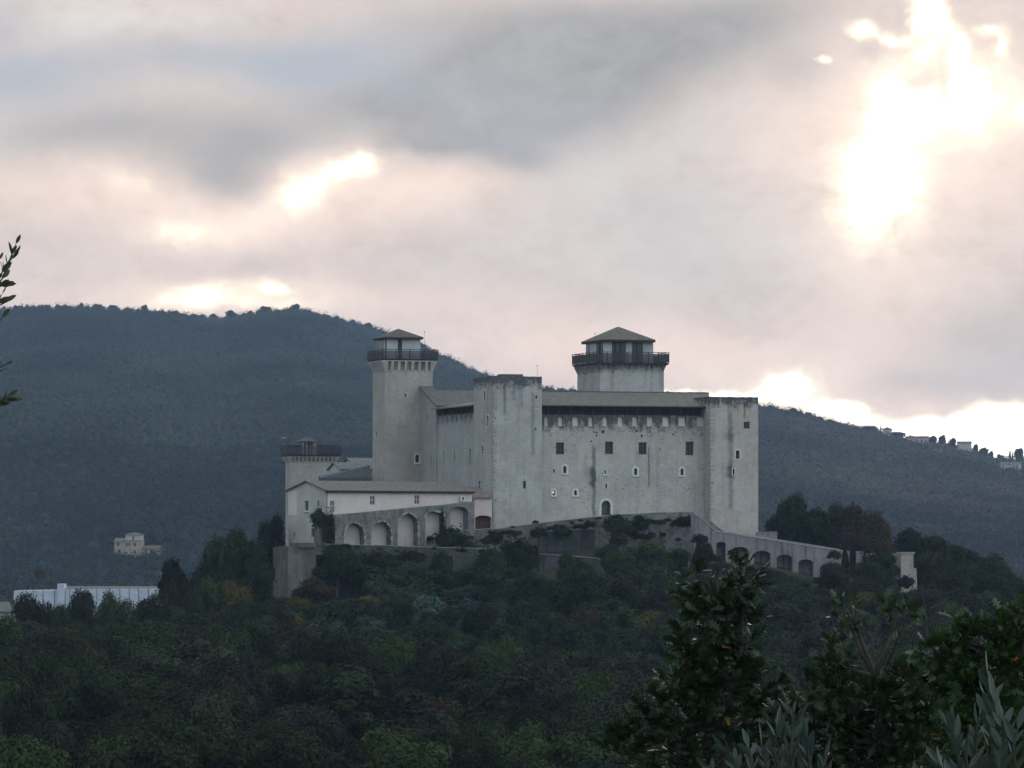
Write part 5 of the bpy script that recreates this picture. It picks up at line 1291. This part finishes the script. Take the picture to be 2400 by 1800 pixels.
def mass(name, xs, ys, rad, hgt, cards, csize, tints, mat, seed, zoff=0.0, IV=IV0, IF=IF0):
    r = np.random.default_rng(seed); N = len(xs); zs = ground(xs, ys) + zoff
    rr = rad * (.7 + .7 * r.random(N)); hh = hgt * (.7 + .6 * r.random(N))
    dis = .8 + .28 * (r.random((N, len(IV))) - .5) * 2
    V = IV[None] * dis[..., None] * np.stack([rr, rr, hh * .55], 1)[:, None] + np.stack([xs, ys, zs + hh * .5], 1)[:, None]
    F1 = IF[None] + (np.arange(N) * len(IV))[:, None, None]
    d = r.normal(size=(N, cards, 3)); d[..., 2] = np.abs(d[..., 2]) * .8 + .1; d[..., 1] -= .3; d /= np.linalg.norm(d, axis=2, keepdims=True)
    c = np.stack([xs, ys, zs + hh * .5], 1)[:, None] + d * np.stack([rr, rr, hh * .58], 1)[:, None] * (.9 + .35 * r.random((N, cards, 1)))
    t = np.cross(d, r.normal(size=(N, cards, 3))); t /= np.linalg.norm(t, axis=2, keepdims=True); b = np.cross(d + .25 * r.normal(size=d.shape), t); b /= np.linalg.norm(b, axis=2, keepdims=True)
    s = csize * (.6 + .8 * r.random((N, cards, 1)))
    C = np.stack([c - t * s, c + b * s * .9, c + t * s], 2)
    base = N * len(IV)
    F2 = np.arange(N * cards * 3).reshape(-1, 3) + base
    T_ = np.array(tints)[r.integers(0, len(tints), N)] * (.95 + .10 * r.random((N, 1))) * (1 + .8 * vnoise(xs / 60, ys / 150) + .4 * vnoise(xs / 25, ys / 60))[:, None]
    T_ = T_ * (1 + np.clip((xs / ys * FPX - 300) / 700, 0, 1)[:, None] * np.array([.7, .2, .4]))  # warm haze glow put into the foliage tint towards the right
    att = np.concatenate([np.repeat(T_, len(IV), 0), np.repeat(T_, cards * 3, 0)])
    me = npmesh(name, np.concatenate([V.reshape(-1, 3), C.reshape(-1, 3)]), np.concatenate([F1.reshape(-1, 3), F2]), mat, False, att)
    o = bpy.data.objects.new(name, me); SC.collection.objects.link(o); o['kind'] = 'stuff'; return o
m_far, n_, b_ = newmat('far_foliage', 1.0, .03)
at = n_.nodes.new('ShaderNodeAttribute'); at.attribute_name = 'tint'; n_.links.new(at.outputs['Color'], b_.inputs['Base Color'])

def hill_pts(y0, y1, sp, r):
    X, Y = [], []; y = y0
    while y < y1:
        s = sp * (.8 + .35 * (y - 1500) / 2300)
        half0, half1 = -y * 1330 / FPX, y * 1330 / FPX
        xs = np.arange(half0, half1, s); xs = xs + r.uniform(-.45, .45, len(xs)) * s
        X.append(xs); Y.append(y + r.uniform(-.45, .45, len(xs)) * s); y += s * 1.25
    return np.concatenate(X), np.concatenate(Y)
r_ = np.random.default_rng(21)
X, Y = hill_pts(1480, 3900, 5.6, r_)
px = X / Y * FPX + CX; keep = Y < itp(YR, px) + 40
# clearing for villa and ridge houses
VIL = (Pw(300, 1290, 2000).x, 2000)
keep &= ~((np.abs(X + 168) < 15) & (Y > 1968) & (Y < 2014))
X, Y = X[keep], Y[keep]
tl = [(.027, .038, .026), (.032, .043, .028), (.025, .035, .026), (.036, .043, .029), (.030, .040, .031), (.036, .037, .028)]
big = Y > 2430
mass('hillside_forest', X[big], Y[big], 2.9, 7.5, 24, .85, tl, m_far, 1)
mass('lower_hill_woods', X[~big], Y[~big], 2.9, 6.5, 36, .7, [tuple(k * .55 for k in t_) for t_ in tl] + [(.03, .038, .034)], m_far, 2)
# hollow behind the castle hill, left: woods between the sheeted building and the spur
X, Y = [], []
for y in np.arange(760, 1470, 6.5):
    xs = np.arange(-y * 1330 / FPX, y * (-300) / FPX, 6.0) if y < 1230 else np.arange(-y * 1330 / FPX, y * 1330 / FPX, 6.5)
    xs = xs + r_.uniform(-3, 3, len(xs)); X.append(xs); Y.append(y + r_.uniform(-3, 3, len(xs)))
X, Y = np.concatenate(X), np.concatenate(Y)
keep = ~((Y > 1040) & (Y < 1240) & (X < Pw(410, 0, 1200).x))
mass('valley_woods', X[keep], Y[keep], 3.3, 6.5, 60, .6, tl, m_far, 3)

# trees one can tell apart along the skyline
r2_ = random.Random(31)
SK = [(x_, itp(RIDGE, x_) - r2_.uniform(4, 17), r2_.uniform(14, 30)) for x_ in [12, 40, 78, 110, 150, 190, 228, 262, 300, 338, 378, 412, 455, 500, 545, 588, 620, 655, 690, 720]]
for i, (px_, py_, w_) in enumerate(SK):
    Yr_ = float(itp(YR, px_)) - 5; p = Pw(px_, py_, Yr_)
    tree('far', i, 'leaf_dark', p.x, p.y, p.z, w_ / FPX * Yr_ * 1.2, 'ridge_tree', 'small dark tree on the great hill skyline, between picture edge and tall tower', 'tree', 'skyline trees of the great hill')
for i, (px_, py_, w_, lab) in enumerate([(768, 738, 14, 'slim dark tree standing proud on the skyline left of the tall tower'), (788, 741, 18, 'round dark tree on the skyline, next to the slim one, left of the tall tower'), (808, 758, 14, 'small pointed skyline tree where the ridge starts to fall'),
                                         (828, 750, 14, 'spiky skyline tree on the falling ridge near the tall tower'), (865, 757, 20, 'leaning flat-topped skyline tree closest to the tall tower roof')]):
    Yr_ = float(itp(YR, px_)) - 5; p = Pw(px_, py_, Yr_)
    tree('far', i, 'leaf_dark', p.x, p.y, p.z, w_ / FPX * Yr_ * 1.15, 'ridge_tree', lab)
for i, (px_, py_, w_) in enumerate([(1287, 914, 14), (1316, 911, 18), (1345, 914, 14), (1300, 917, 14)]):
    Yr_ = float(itp(YR, px_)) - 5; p = Pw(px_, py_, Yr_)
    tree('far', i, 'leaf_dark', p.x, p.y, p.z, w_ / FPX * Yr_ * 1.1, 'ridge_tree', 'tiny far tree showing just above the keep roof beside the ragged tower', 'tree', 'far trees above the keep roof')
for i, (px_, py_, w_, lab) in enumerate([(1800, 953, 18, 'low skyline tree just beyond the corner tower'), (1862, 957, 26, 'skyline tree clump with light showing through, beyond the corner tower'), (1890, 967, 20, 'middle tree of the clump beyond the corner tower'), (1920, 978, 20, 'small bushy tree on the descending skyline'),
                                         (1946, 983, 18, 'round-headed skyline tree on the descending ridge'), (1968, 991, 12, 'lollipop shaped lone tree on the descending ridge'), (1988, 1000, 14, 'low thin skyline tree left of the umbrella pine'), (2002, 1004, 14, 'small bush touching the umbrella pine on the skyline'),
                                         (2185, 1022, 22, 'dark tree behind the long white ridge house'), (2208, 1021, 22, 'bushy tree just right of the long white ridge house'), (2230, 1028, 20, 'airy tree between the two ridge houses'), (2288, 1042, 16, 'airy tree right of the low ridge roof'),
                                         (2305, 1050, 24, 'dark bushy tree on the lower skyline beyond the low ridge roof'), (2322, 1058, 16, 'small tree on the lower skyline before the cypress'), (2345, 1066, 18, 'low clump left of the skyline cypress'), (2390, 1052, 28, 'big dark tree at the picture edge beside the skyline cypress')]):
    Yr_ = float(itp(YR, px_)) - 8; p = Pw(px_, py_, Yr_)
    tree('far', i, 'leaf_dark', p.x, p.y, p.z, w_ / FPX * Yr_ * 1.2, 'ridge_tree', lab)
for (px_, py_, w_, key, nm, lab) in [(2041, 997, 42, 'pine', 'umbrella_pine', 'broad umbrella pine on the skyline beside the domed house roof'), (2103, 1011, 36, 'pine', 'umbrella_pine', 'lower umbrella pine sheltering the house roof on the skyline'),
                                     (2367, 1057, 6, 'cypress', 'cypress', 'single thin cypress on the skyline near the picture edge'), (2064, 999, 3.5, 'cypress', 'cypress', 'tiny spike of a cypress between the umbrella pines'), (2373, 1063, 5, 'cypress', 'cypress', 'shorter cypress beside the thin one on the skyline')]:
    Yr_ = float(itp(YR, px_)) - 10; p = Pw(px_, py_, Yr_)
    tree(key, 0, 'leaf_dark', p.x, p.y, p.z, w_ / FPX * Yr_, nm, lab, 'pine' if key == 'pine' else 'cypress')

# ================================================================== far houses
def house(name, label, px, Y, py_eave, py_base, wpx, depth, rise, wmat, rmat, wins=(), hip=False, rot=0, over=.4):
    Fh = Frame(px, Y, rot); w_ = Fh.u_at(px + wpx, 0)
    zt, zb = Fh.z_at(py_eave, 0, 0), Fh.z_at(py_base, 0, 0)
    T = Thing(name, Fh, 0, 0, zb, label, 'house')
    hs = [opening(T, 'v', 0, px + a, px + b, c, d, 0, 0, .2, 'void') for (a, b, c, d) in wins]
    w = MB(); w.wall([(0, zb - 3), (w_, zb - 3), (w_, zt), (0, zt)], hs, lambda a, z: (a, 0, z), (0, 1, 0), .22)
    w.quad((0, 0, zb - 3), (0, depth, zb - 3), (0, depth, zt), (0, 0, zt)); w.quad((w_, 0, zb - 3), (w_, depth, zb - 3), (w_, depth, zt), (w_, 0, zt)); w.quad((0, depth, zb - 3), (w_, depth, zb - 3), (w_, depth, zt), (0, depth, zt))
    for s in (0, w_): w.add([(s, 0, zt), (s, depth, zt), (s, depth / 2, zt + rise)], [(0, 1, 2)])
    T.part('wall', w, wmat)
    if hip: rf = hip_roof(-over, w_ + over, -over, depth + over, zt, zt + rise, th=.2)
    else:
        rf = pitch_roof(-over, w_ + over, -over, depth / 2, zt - .1, zt + rise, .2); r2 = pitch_roof(-over, w_ + over, depth / 2, depth + over, zt + rise, zt - .1, .2); rf.add(r2.v, r2.f)
    T.part('roof', rf, rmat)
    return T
m_rt = tiles('roof_terracotta', (0.139, 0.090, 0.074), (0.107, 0.074, 0.066), 0, .5); m_rg = tiles('roof_grey', (0.139, 0.139, 0.135), (0.115, 0.115, 0.115), 0, .5)
w_cream = plaster('cream_plaster', (0.3312, 0.2808, 0.1944), (0.2880, 0.2448, 0.1800), .15); w_pale = plaster('pale_plaster', (0.3960, 0.3744, 0.3600), (0.3456, 0.3312, 0.3168), .2)
# villa in the valley: central block with raised turret and two wings, one house
Fv = Frame(293, 2000, -4)
T = Thing('villa', Fv, 0, 0, Fv.z_at(1302, 0, 0), 'cream villa with a raised white turret floor and lower side wings, alone among valley trees', 'house')
def vbox(px0, px1, pye, pyb, dep, mat, wins, v0=0.0, name='wall'):
    a, b = Fv.u_at(px0, v0), Fv.u_at(px1, v0); z1, z0 = Fv.z_at(pye, 0, v0), Fv.z_at(pyb, 0, v0) - 3
    hs = [opening(T, 'v', v0, c, d, e, f, 0, 0, .2, 'void') for (c, d, e, f) in wins]
    w = MB(); w.wall([(a, z0), (b, z0), (b, z1), (a, z1)], hs, lambda p, z: (p, v0, z), (0, 1, 0), .22)
    for s in (a, b): w.quad((s, v0, z0), (s, v0 + dep, z0), (s, v0 + dep, z1), (s, v0, z1))
    w.quad((a, v0 + dep, z0), (b, v0 + dep, z0), (b, v0 + dep, z1), (a, v0 + dep, z1)); w.quad((a, v0, z1 - .1), (b, v0, z1 - .1), (b, v0 + dep, z1 - .1), (a, v0 + dep, z1 - .1))
    T.part(name, w, mat); return a, b, z1
a, b, z = vbox(293, 331, 1268, 1300, 9, w_cream, [(295, 299, 1272, 1280), (301, 305, 1272, 1280), (313, 319, 1272, 1280), (314, 318, 1289, 1296)])
m = MB(); m.box(a - .3, b + .3, -.3, 9.3, z, z + .25); T.part('cornice', m, m_rt)
a, b, z = vbox(294, 331, 1253, 1267, 7, w_pale, [(310, 314, 1257, 1266)], .6)
T.part('roof', hip_roof(a - .5, b + .5, .1, 8.1, z, z + 1.1, th=.2), m_rg)
a, b, z = vbox(268, 292.7, 1269, 1300, 8, w_cream, [(274, 280, 1272, 1279), (276, 283, 1288, 1297)], .5)
T.part('roof', pitch_roof(a - .4, b, .1, 8, z, z + 1.6), m_rg)
a, b, z = vbox(331.3, 371, 1287, 1304, 7, w_cream, [(339, 343, 1289, 1298), (351, 359, 1289, 1297)], -.5)
T.part('roof', pitch_roof(a, b + .4, -1, 6, z, z + 1.7), m_rt)
# houses along the right-hand ridge
house('ridge_house', 'long white two-storey house with terracotta roof on the skyline ridge', 2127, 3190, 1026, 1047, 50, 9, 1.3, w_pale, m_rt, [(9, 11.5, 1030, 1035), (21, 23, 1030, 1034), (32, 34.5, 1030, 1034), (42, 44, 1030, 1035)])
house('ridge_house', 'low brown-roofed house among skyline trees, beyond the long white one', 2246, 3150, 1038, 1048, 31, 8, 1.2, w_pale, m_rt)
house('ridge_house', 'grey-pink hip-roofed house between two umbrella pines on the skyline', 2070, 3200, 1006, 1020, 20, 8, 1.6, w_pale, m_rt, (), True)
house('hillside_house', 'pale house with wide roof on the slope below the skyline cypress', 2344, 3040, 1087, 1101, 46, 9, 1.3, w_pale, m_rg, [(6, 9, 1090, 1095), (30, 33, 1091, 1096), (37, 40, 1091, 1096)], rot=-12)
house('hillside_house', 'small pale wall of a house below the long white ridge house', 2191, 3090, 1056, 1062, 20, 6, .9, w_pale, m_rg)
house('hillside_house', 'tiny pale hut on the slope below the skyline houses', 2313, 3030, 1104, 1108, 10, 5, .6, w_pale, m_rg)
# sheeted long building down in the valley, left
S1 = Frame(32, 1180, -3)
s_u = lambda px: S1.u_at(px, 0); zs = lambda py: S1.z_at(py, 0, 0)
T = Thing('sheeted_building', S1, 0, 0, zs(1460), 'long building wrapped in white scaffold sheeting with one raised stair tower, behind the valley trees', 'building')
msh, n_, b_ = newmat('scaffold_sheet', .75, .3); co = objco(n_)
n_.links.new(mixc(n_, noise(n_, scaled(n_, co, (.25, 1, .6)), 1.0, 4).step(.35, .65), (.46, .51, .60), (.38, .43, .52)).k, b_.inputs['Base Color'])
bump(n_, b_, noise(n_, co, 1.2, 4), .6, .3)
cols = [32, 53, 78, 101, 128, 135.5]; cols2 = [153, 164, 184, 206, 227, 249, 257, 281, 303, 325, 348, 372, 385]
w = MB()
tops = {32: 1384}
def topy(px): return 1384.5 - (px - 32) * .018 if px < 153 else 1380.5 - (px - 153) * .006
for cs in (cols, cols2):
    for a, b in zip(cs, cs[1:]):
        w.box(s_u(a) + .03, s_u(b) - .03, 0, 14, zs(1470), zs(topy(a)))
T.part('sheeting', w, msh)
w = MB(); w.box(s_u(136), s_u(152), -1.2, 3, zs(1480), zs(1368)); T.part('stair_tower', w, msh)
pl_ = MB()
for c in cols[1:5] + cols2[1:-1]: pl_.box(s_u(c) - .07, s_u(c) + .07, -.12, .0, zs(1465), zs(topy(c)) + .25)
T.part('scaffold_pole', pl_, M['shutter'])
rf = pitch_roof(s_u(136), s_u(385), .3, 7, zs(1380), zs(1374.5), .3); r2 = pitch_roof(s_u(136), s_u(385), 7, 14, zs(1374.5), zs(1382), .3); rf.add(r2.v, r2.f)
T.part('roof', rf, m_rg)
house('valley_house', 'corner of a pale grey-roofed house at the picture edge below the white sheeted building', -60, 760, 1432, 1470, 84, 8, 1.5, w_pale, m_rg, rot=14)

# ================================================================== oak saplings close to the camera
def tree_on(lst):
    pass
OAKLEAF = [(0, .0), (.07, .10), (.19, .19), (.07, .27), (.09, .32), (.31, .42), (.11, .48), (.13, .54), (.36, .66), (.13, .70), (.14, .76), (.27, .88), (.10, .89), (0, 1.0)]
def oak_leaves(tips, size, r, per=5, outline=OAKLEAF):
    V, Fc = [], []
    for (p, dirv) in tips:
        for k in range(per):
            ax = (dirv + Vector((r.gauss(0, .75), r.gauss(0, .75), r.gauss(0, .6)))).normalized()
            side = ax.cross(Vector((r.gauss(0, 1), r.gauss(0, 1), r.gauss(0, 1)))).normalized(); nr = ax.cross(side)
            s = size * r.uniform(.5, 1.25); b = len(V); fold = r.uniform(.05, .3); droop = r.uniform(-.15, .25)
            mid = []
            for (w_, t_) in outline:
                c = p + ax * (t_ * s) - nr * (droop * t_ * t_ * s)
                mid.append(c)
            n = len(outline)
            V += [tuple(c) for c in mid]
            V += [tuple(mid[i] + side * (w_ * s) + nr * (fold * w_ * s)) for i, (w_, t_) in enumerate(outline)]
            V += [tuple(mid[i] - side * (w_ * s) + nr * (fold * w_ * s)) for i, (w_, t_) in enumerate(outline)]
            for i in range(n - 1):
                Fc.append((b + i, b + i + 1, b + n + i + 1, b + n + i)); Fc.append((b + i + 1, b + i, b + 2 * n + i, b + 2 * n + i + 1))
    return V, Fc
M['oakleaf'] = leafmat('oakleaf', (.020, .045, .017), (.034, .060, .021), .38, .28, 2.2, .12, .22)
M['oakleaf2'] = leafmat('oakleaf_deep', (.013, .030, .014), (.026, .046, .019), .38, .28, 2.2, .12, .22)
M['laurel'] = leafmat('evergreen_leaf', (.030, .045, .022), (.050, .060, .026), .45, .4, 3, .1, .15)
M['yleaf'] = leafmat('yellow_leaf', (.25, .14, .03), (.18, .12, .03), .5, .3, 3, .1, .2)
M['olive_leaf'] = leafmat('silver_leaf', (0.0231, 0.0400, 0.0324), (0.0408, 0.0656, 0.0545), .45, .35, 6, .1, .1)

def sapling(name, label, trunk_px, Y, lobes, ntips, leaf, seed, mat, foot_dz=4.0, cat='tree', per=5, bare=()):
    """lobes: (px,py,rx,ry) envelopes of foliage in the photo, given depth about Y"""
    r = random.Random(seed); px2m = Y / FPX
    bx, by = trunk_px; b0 = Pw(bx, by, Y); zg_ = gz(b0.x, Y)
    e = bpy.data.objects.new(name, None); SC.collection.objects.link(e); e.location = (b0.x, Y, zg_); tag(e, label, cat)
    O = Vector(e.location); m = MB()
    top = min(lobes, key=lambda l: l[1] - l[3]); tp = Pw(top[0], top[1] - top[3] * .4, Y)
    spine = [Vector((b0.x, Y, zg_ - .3)), Vector((b0.x + .05, Y + .05, zg_ + (b0.z - zg_) * .5)), Pw(bx, by, Y)]
    mm = spine[-1].lerp(tp, .5) + Vector((.04, 0, 0)); spine += [mm, tp]
    m.tube([p - O for p in spine], [.07, .055, .035, .018, .004], 7)
    tips = []; A_ = sum(l[2] * l[3] for l in lobes)
    for (lx, ly, rx, ry) in lobes:
        c = Pw(lx, ly, Y); dz = max(rx, ry) * px2m * .8
        # limb from the spine to this lobe
        s = min(spine[2:], key=lambda q: (q - c).length + (0 if q.z < c.z else .4))
        s = s if s.z < c.z + .05 else spine[2]
        k = s.lerp(c, .55) + Vector((r.uniform(-.03, .03), r.uniform(-.05, .05), -.03))
        m.tube([s - O, k - O, c - O], [.016, .010, .004], 5)
        n = max(4, int(ntips * rx * ry / A_))
        for i in range(n):
            a, q = r.uniform(0, 6.283), math.sqrt(r.random())
            d = Vector((math.cos(a) * q * rx * px2m, r.uniform(-1, 1) * dz * .8, math.sin(a) * q * ry * px2m))
            t = c + d; s2 = c.lerp(k, r.random() * .6)
            m.tube([s2 - O, s2.lerp(t, .5) + Vector((0, 0, -.012)) - O, t - O], [.0045, .003, .0015], 4)
            dv = (d.normalized() if d.length > 0 else Vector((0, 0, 1))) + Vector((0, -.15, .55)); tips.append((t - O, dv.normalized()))
    m.build('trunk', M['twig'], e)
    V, Fc = oak_leaves(tips, leaf, r, per)
    cr = MB(); cr.v, cr.f = V, Fc; cr.build('crown', M[mat], e)
    ye = [t for t in tips if r.random() < .025]
    if ye:
        V, Fc = oak_leaves(ye, leaf * .9, r, 1); c2 = MB(); c2.v, c2.f = V, Fc; c2.build('yellow_leaves', M['yleaf'], e)
    return e
sapling('oak_sapling', 'tall narrow oak sapling with lobed leaves, in front of the slope under the corner tower', (1700, 1720), 27.5,
        [(1660, 1365, 55, 40), (1742, 1345, 40, 35), (1740, 1400, 50, 45), (1640, 1420, 50, 45), (1700, 1450, 85, 50), (1620, 1480, 45, 40), (1745, 1510, 42, 50), (1665, 1510, 60, 40), (1605, 1545, 50, 50), (1680, 1570, 90, 45), (1745, 1580, 40, 35),
         (1600, 1620, 65, 45), (1700, 1640, 100, 50), (1790, 1620, 50, 45), (1545, 1665, 60, 40), (1640, 1700, 100, 50), (1760, 1700, 80, 50), (1500, 1720, 60, 45), (1580, 1770, 80, 50), (1700, 1780, 110, 50), (1455, 1770, 50, 45), (1830, 1690, 50, 50)],
        520, .088, 3, 'oakleaf2')
sapling('oak_sapling', 'wide leafy oak sapling rising behind the silvery olive shoots, with bare twigs above it', (2080, 1745), 25.5,
        [(1955, 1540, 38, 45), (1990, 1440, 35, 35), (2105, 1440, 40, 35), (1960, 1600, 55, 50), (1905, 1640, 60, 45), (1990, 1665, 80, 50), (2070, 1640, 60, 50), (2130, 1600, 50, 45), (1860, 1700, 50, 50), (1940, 1740, 90, 55), (2060, 1730, 90, 60), (2150, 1690, 70, 60),
         (2010, 1790, 100, 40), (2140, 1780, 90, 50), (1850, 1780, 60, 50), (2200, 1640, 50, 60)], 400, .088, 5, 'oakleaf2')
sapling('oak_sapling', 'bushy oak with large bright lobed leaves at the picture edge over the olive shoots', (2330, 1740), 24.0,
        [(2200, 1535, 38, 40), (2245, 1490, 45, 40), (2300, 1510, 60, 50), (2370, 1480, 50, 50), (2350, 1560, 70, 55), (2260, 1570, 60, 50), (2410, 1560, 50, 60), (2230, 1620, 45, 50), (2310, 1640, 80, 55), (2390, 1650, 70, 60), (2260, 1690, 60, 50), (2350, 1730, 90, 60), (2400, 1780, 60, 50), (2260, 1780, 80, 45), (2410, 1440, 30, 30)],
        430, .090, 9, 'oakleaf')

# bare twiggy sapling
def twiggy(name, label, root, Y, mains, seed):
    r = random.Random(seed); b0 = Pw(root[0], root[1], Y); zg_ = gz(b0.x, Y)
    e = bpy.data.objects.new(name, None); SC.collection.objects.link(e); e.location = (b0.x, Y, zg_); tag(e, label, 'sapling'); O = Vector(e.location)
    m = MB(); t = MB()
    m.tube([Vector((b0.x, Y, zg_ - .2)) - O, b0 - O], [.016, .010], 6)
    for pts in mains:
        P_ = [b0] + [Pw(x_, y_, Y + r.uniform(-.1, .1)) for (x_, y_) in pts]
        n = len(P_); m.tube([p - O for p in P_], [.0085 * (1 - i / n) + .0015 for i in range(n)], 5)
        for i in range(1, n):
            for k in range(5):
                s = P_[i - 1].lerp(P_[i], r.random()); d = Vector((r.choice((-1, 1)) * r.uniform(.4, 1), r.uniform(-.6, .6), r.uniform(.1, .9))).normalized() * r.uniform(.05, .17)
                q = s + d; t.tube([s - O, s.lerp(q, .5) + Vector((0, 0, -.008)) - O, q - O], [.003, .0022, .0012], 4)
                if r.random() < .5:
                    q2 = s.lerp(q, .6) + Vector((r.uniform(-1, 1), 0, r.uniform(.1, 1))).normalized() * .05; t.tube([s.lerp(q, .6) - O, q2 - O], [.002, .001], 4)
    m.build('trunk', M['twig'], e); t.build('twigs', M['twig'], e)
twiggy('bare_sapling', 'leafless twiggy sapling with pale thin branches between the oak saplings', (2050, 1700), 26.6,
       [[(2040, 1560), (2010, 1480), (1992, 1400), (1988, 1345)], [(2070, 1560), (2085, 1500), (2100, 1450), (2112, 1440)], [(2020, 1550), (1975, 1470), (1955, 1440)], [(2080, 1560), (2110, 1480), (2140, 1465)], [(2045, 1500), (2020, 1455), (2035, 1440)]], 4)
twiggy('bare_sapling', 'single dead branch with forked tip in front of the dark hill below the pale pier', (2175, 1700), 26.0,
       [[(2180, 1560), (2190, 1480), (2203, 1405)], [(2178, 1580), (2170, 1450), (2160, 1370)]], 6)

# olive shoots, very near
def shoots(name, label, stems, Y, leaf, seed, mat='olive_leaf', wid=.15, cat='olive tree', dens=.36):
    r = random.Random(seed); x0 = Pw(stems[0][0][0], 1800, Y); zg_ = gz(x0.x, Y)
    e = bpy.data.objects.new(name, None); SC.collection.objects.link(e); e.location = (x0.x, Y, zg_); tag(e, label, cat); O = Vector(e.location)
    out = [(0, 0), (wid * .5, .15), (wid, .4), (wid * .9, .65), (wid * .5, .86), (0, 1)]
    st = MB(); tips = []
    for S_ in stems:
        yo = r.uniform(-.12, .12)
        P_ = [Pw(a, b, Y + yo) for (a, b) in S_]; P_ = [Vector((x0.x + (P_[0].x - x0.x) * .3, Y, zg_ - .1))] + P_
        st.tube([p - O for p in P_], [.008] + [.0045 * (1 - i / len(P_)) + .001 for i in range(1, len(P_))], 5)
        for a, b in zip(P_[1:], P_[2:]):
            L = (b - a).length; n = max(1, int(L / (leaf * dens)))
            for i in range(n):
                p = a.lerp(b, (i + r.random() * .4) / n)
                for sgn in (-1, 1):
                    d = ((b - a).normalized() * 1.3 + Vector((sgn * r.uniform(.3, .9), r.uniform(-.6, .6), r.uniform(-.1, .4)))).normalized()
                    tips.append((p - O, d))
        tips.append((P_[-1] - O, (P_[-1] - P_[-2]).normalized()))
    st.build('stem', M['twig'], e)
    V, Fc = [], []
    for (p, d) in tips:
        side = d.cross(Vector((r.gauss(0, 1), r.gauss(0, 1), r.gauss(0, .4)))).normalized(); nr = d.cross(side); s = leaf * r.uniform(.7, 1.15); b = len(V); n = len(out)
        bendv = Vector((r.uniform(-.1, .1), 0, r.uniform(-.15, .1)))
        mid = [p + d * (t_ * s) + bendv * (t_ * t_ * s) for (w_, t_) in out]
        V += [tuple(c) for c in mid] + [tuple(mid[i] + side * w_ * s + nr * w_ * s * .25) for i, (w_, t_) in enumerate(out)] + [tuple(mid[i] - side * w_ * s + nr * w_ * s * .25) for i, (w_, t_) in enumerate(out)]
        for i in range(n - 1): Fc.append((b + i, b + i + 1, b + n + i + 1, b + n + i)); Fc.append((b + i + 1, b + i, b + 2 * n + i, b + 2 * n + i + 1))
    c = MB(); c.v, c.f = V, Fc; c.build('leaves', M[mat], e)
    return e
shoots('olive_shoots', 'silvery narrow-leaved olive shoots at the bottom edge in front of the narrow oak sapling',
       [[(1850, 1815), (1856, 1740), (1862, 1680), (1850, 1655)], [(1800, 1815), (1790, 1770), (1785, 1745)], [(1900, 1815), (1895, 1760), (1890, 1725)], [(1735, 1815), (1715, 1770), (1700, 1755)], [(1765, 1815), (1762, 1780), (1755, 1755)], [(1830, 1815), (1815, 1760), (1820, 1710)], [(1880, 1815), (1872, 1750), (1875, 1705)], [(1690, 1830), (1660, 1800)], [(1930, 1830), (1935, 1790)]], 9.5, .05, 3)
shoots('olive_shoots', 'silvery narrow-leaved olive shoots near the bottom corner in front of the bushy oak',
       [[(2310, 1815), (2325, 1740), (2318, 1650), (2316, 1585)], [(2290, 1815), (2285, 1740), (2295, 1680)], [(2250, 1815), (2245, 1760), (2235, 1720)], [(2345, 1815), (2355, 1740), (2350, 1690)], [(2270, 1815), (2262, 1765), (2220, 1700)], [(2380, 1815), (2375, 1750), (2385, 1710)], [(2335, 1815), (2340, 1720), (2328, 1640)], [(2230, 1830), (2200, 1790)]], 9.5, .055, 4)
shoots('evergreen_branch', 'dark evergreen branch with slim pointed leaves entering over the far ridge at the picture edge',
       [[(-40, 700), (4, 655), (24, 605), (37, 572)], [(-40, 680), (4, 640), (20, 612), (30, 600)], [(-30, 690), (-5, 672), (12, 668)], [(-20, 640), (-4, 610)]], 20, .068, 7, 'laurel', .19, 'branch', .75)
shoots('evergreen_branch', 'clusters of dark evergreen leaves at the picture edge beside the wooded ridge',
       [[(-40, 760), (-8, 715), (4, 690)], [(-40, 790), (-10, 765), (5, 745)], [(-30, 740), (-5, 720), (10, 708)]], 20, .066, 8, 'laurel', .17, 'branch', .7)
shoots('evergreen_branch', 'sparse dark twig ends with slender leaves at the picture edge in front of the hill',
       [[(-40, 880), (-8, 866), (10, 856)], [(-40, 890), (-10, 876)]], 20, .056, 9, 'laurel', .11, 'branch', .9)
shoots('evergreen_branch', 'low olive-brown leaf cluster at the picture edge in front of the hill',
       [[(-30, 955), (-2, 942), (18, 930)], [(-10, 950), (10, 938), (24, 936)], [(-10, 950), (14, 942)]], 20, .064, 10, 'laurel', .17, 'branch', .6)
shoots('evergreen_branch', 'pale green leaf tip poking up in the bottom corner of the close wood',
       [[(-20, 1830), (0, 1790), (8, 1775)], [(30, 1840), (35, 1812)]], 18, .055, 11, 'olive_leaf', .16, 'branch')
# sun stays behind the cloud deck; a lone gull-white speck over the low tower
pb = Pw(665, 1027, 600)
bd = MB(); bd.hex8([(-.35, -.1, 0), (0, -.15, .03), (0, .15, .03), (-.35, .1, 0), (-.35, -.1, .03), (0, -.15, .1), (0, .15, .1), (-.35, .1, .03)]); bd.hex8([(0, -.15, .03), (.35, -.1, .06), (.35, .1, .06), (0, .15, .03), (0, -.15, .1), (.35, -.1, .09), (.35, .1, .09), (0, .15, .1)])
o = bd.build('bird', M['white_metal']); o.location = pb; tag(o, 'tiny white bird in flight above the low tower roof', 'bird')
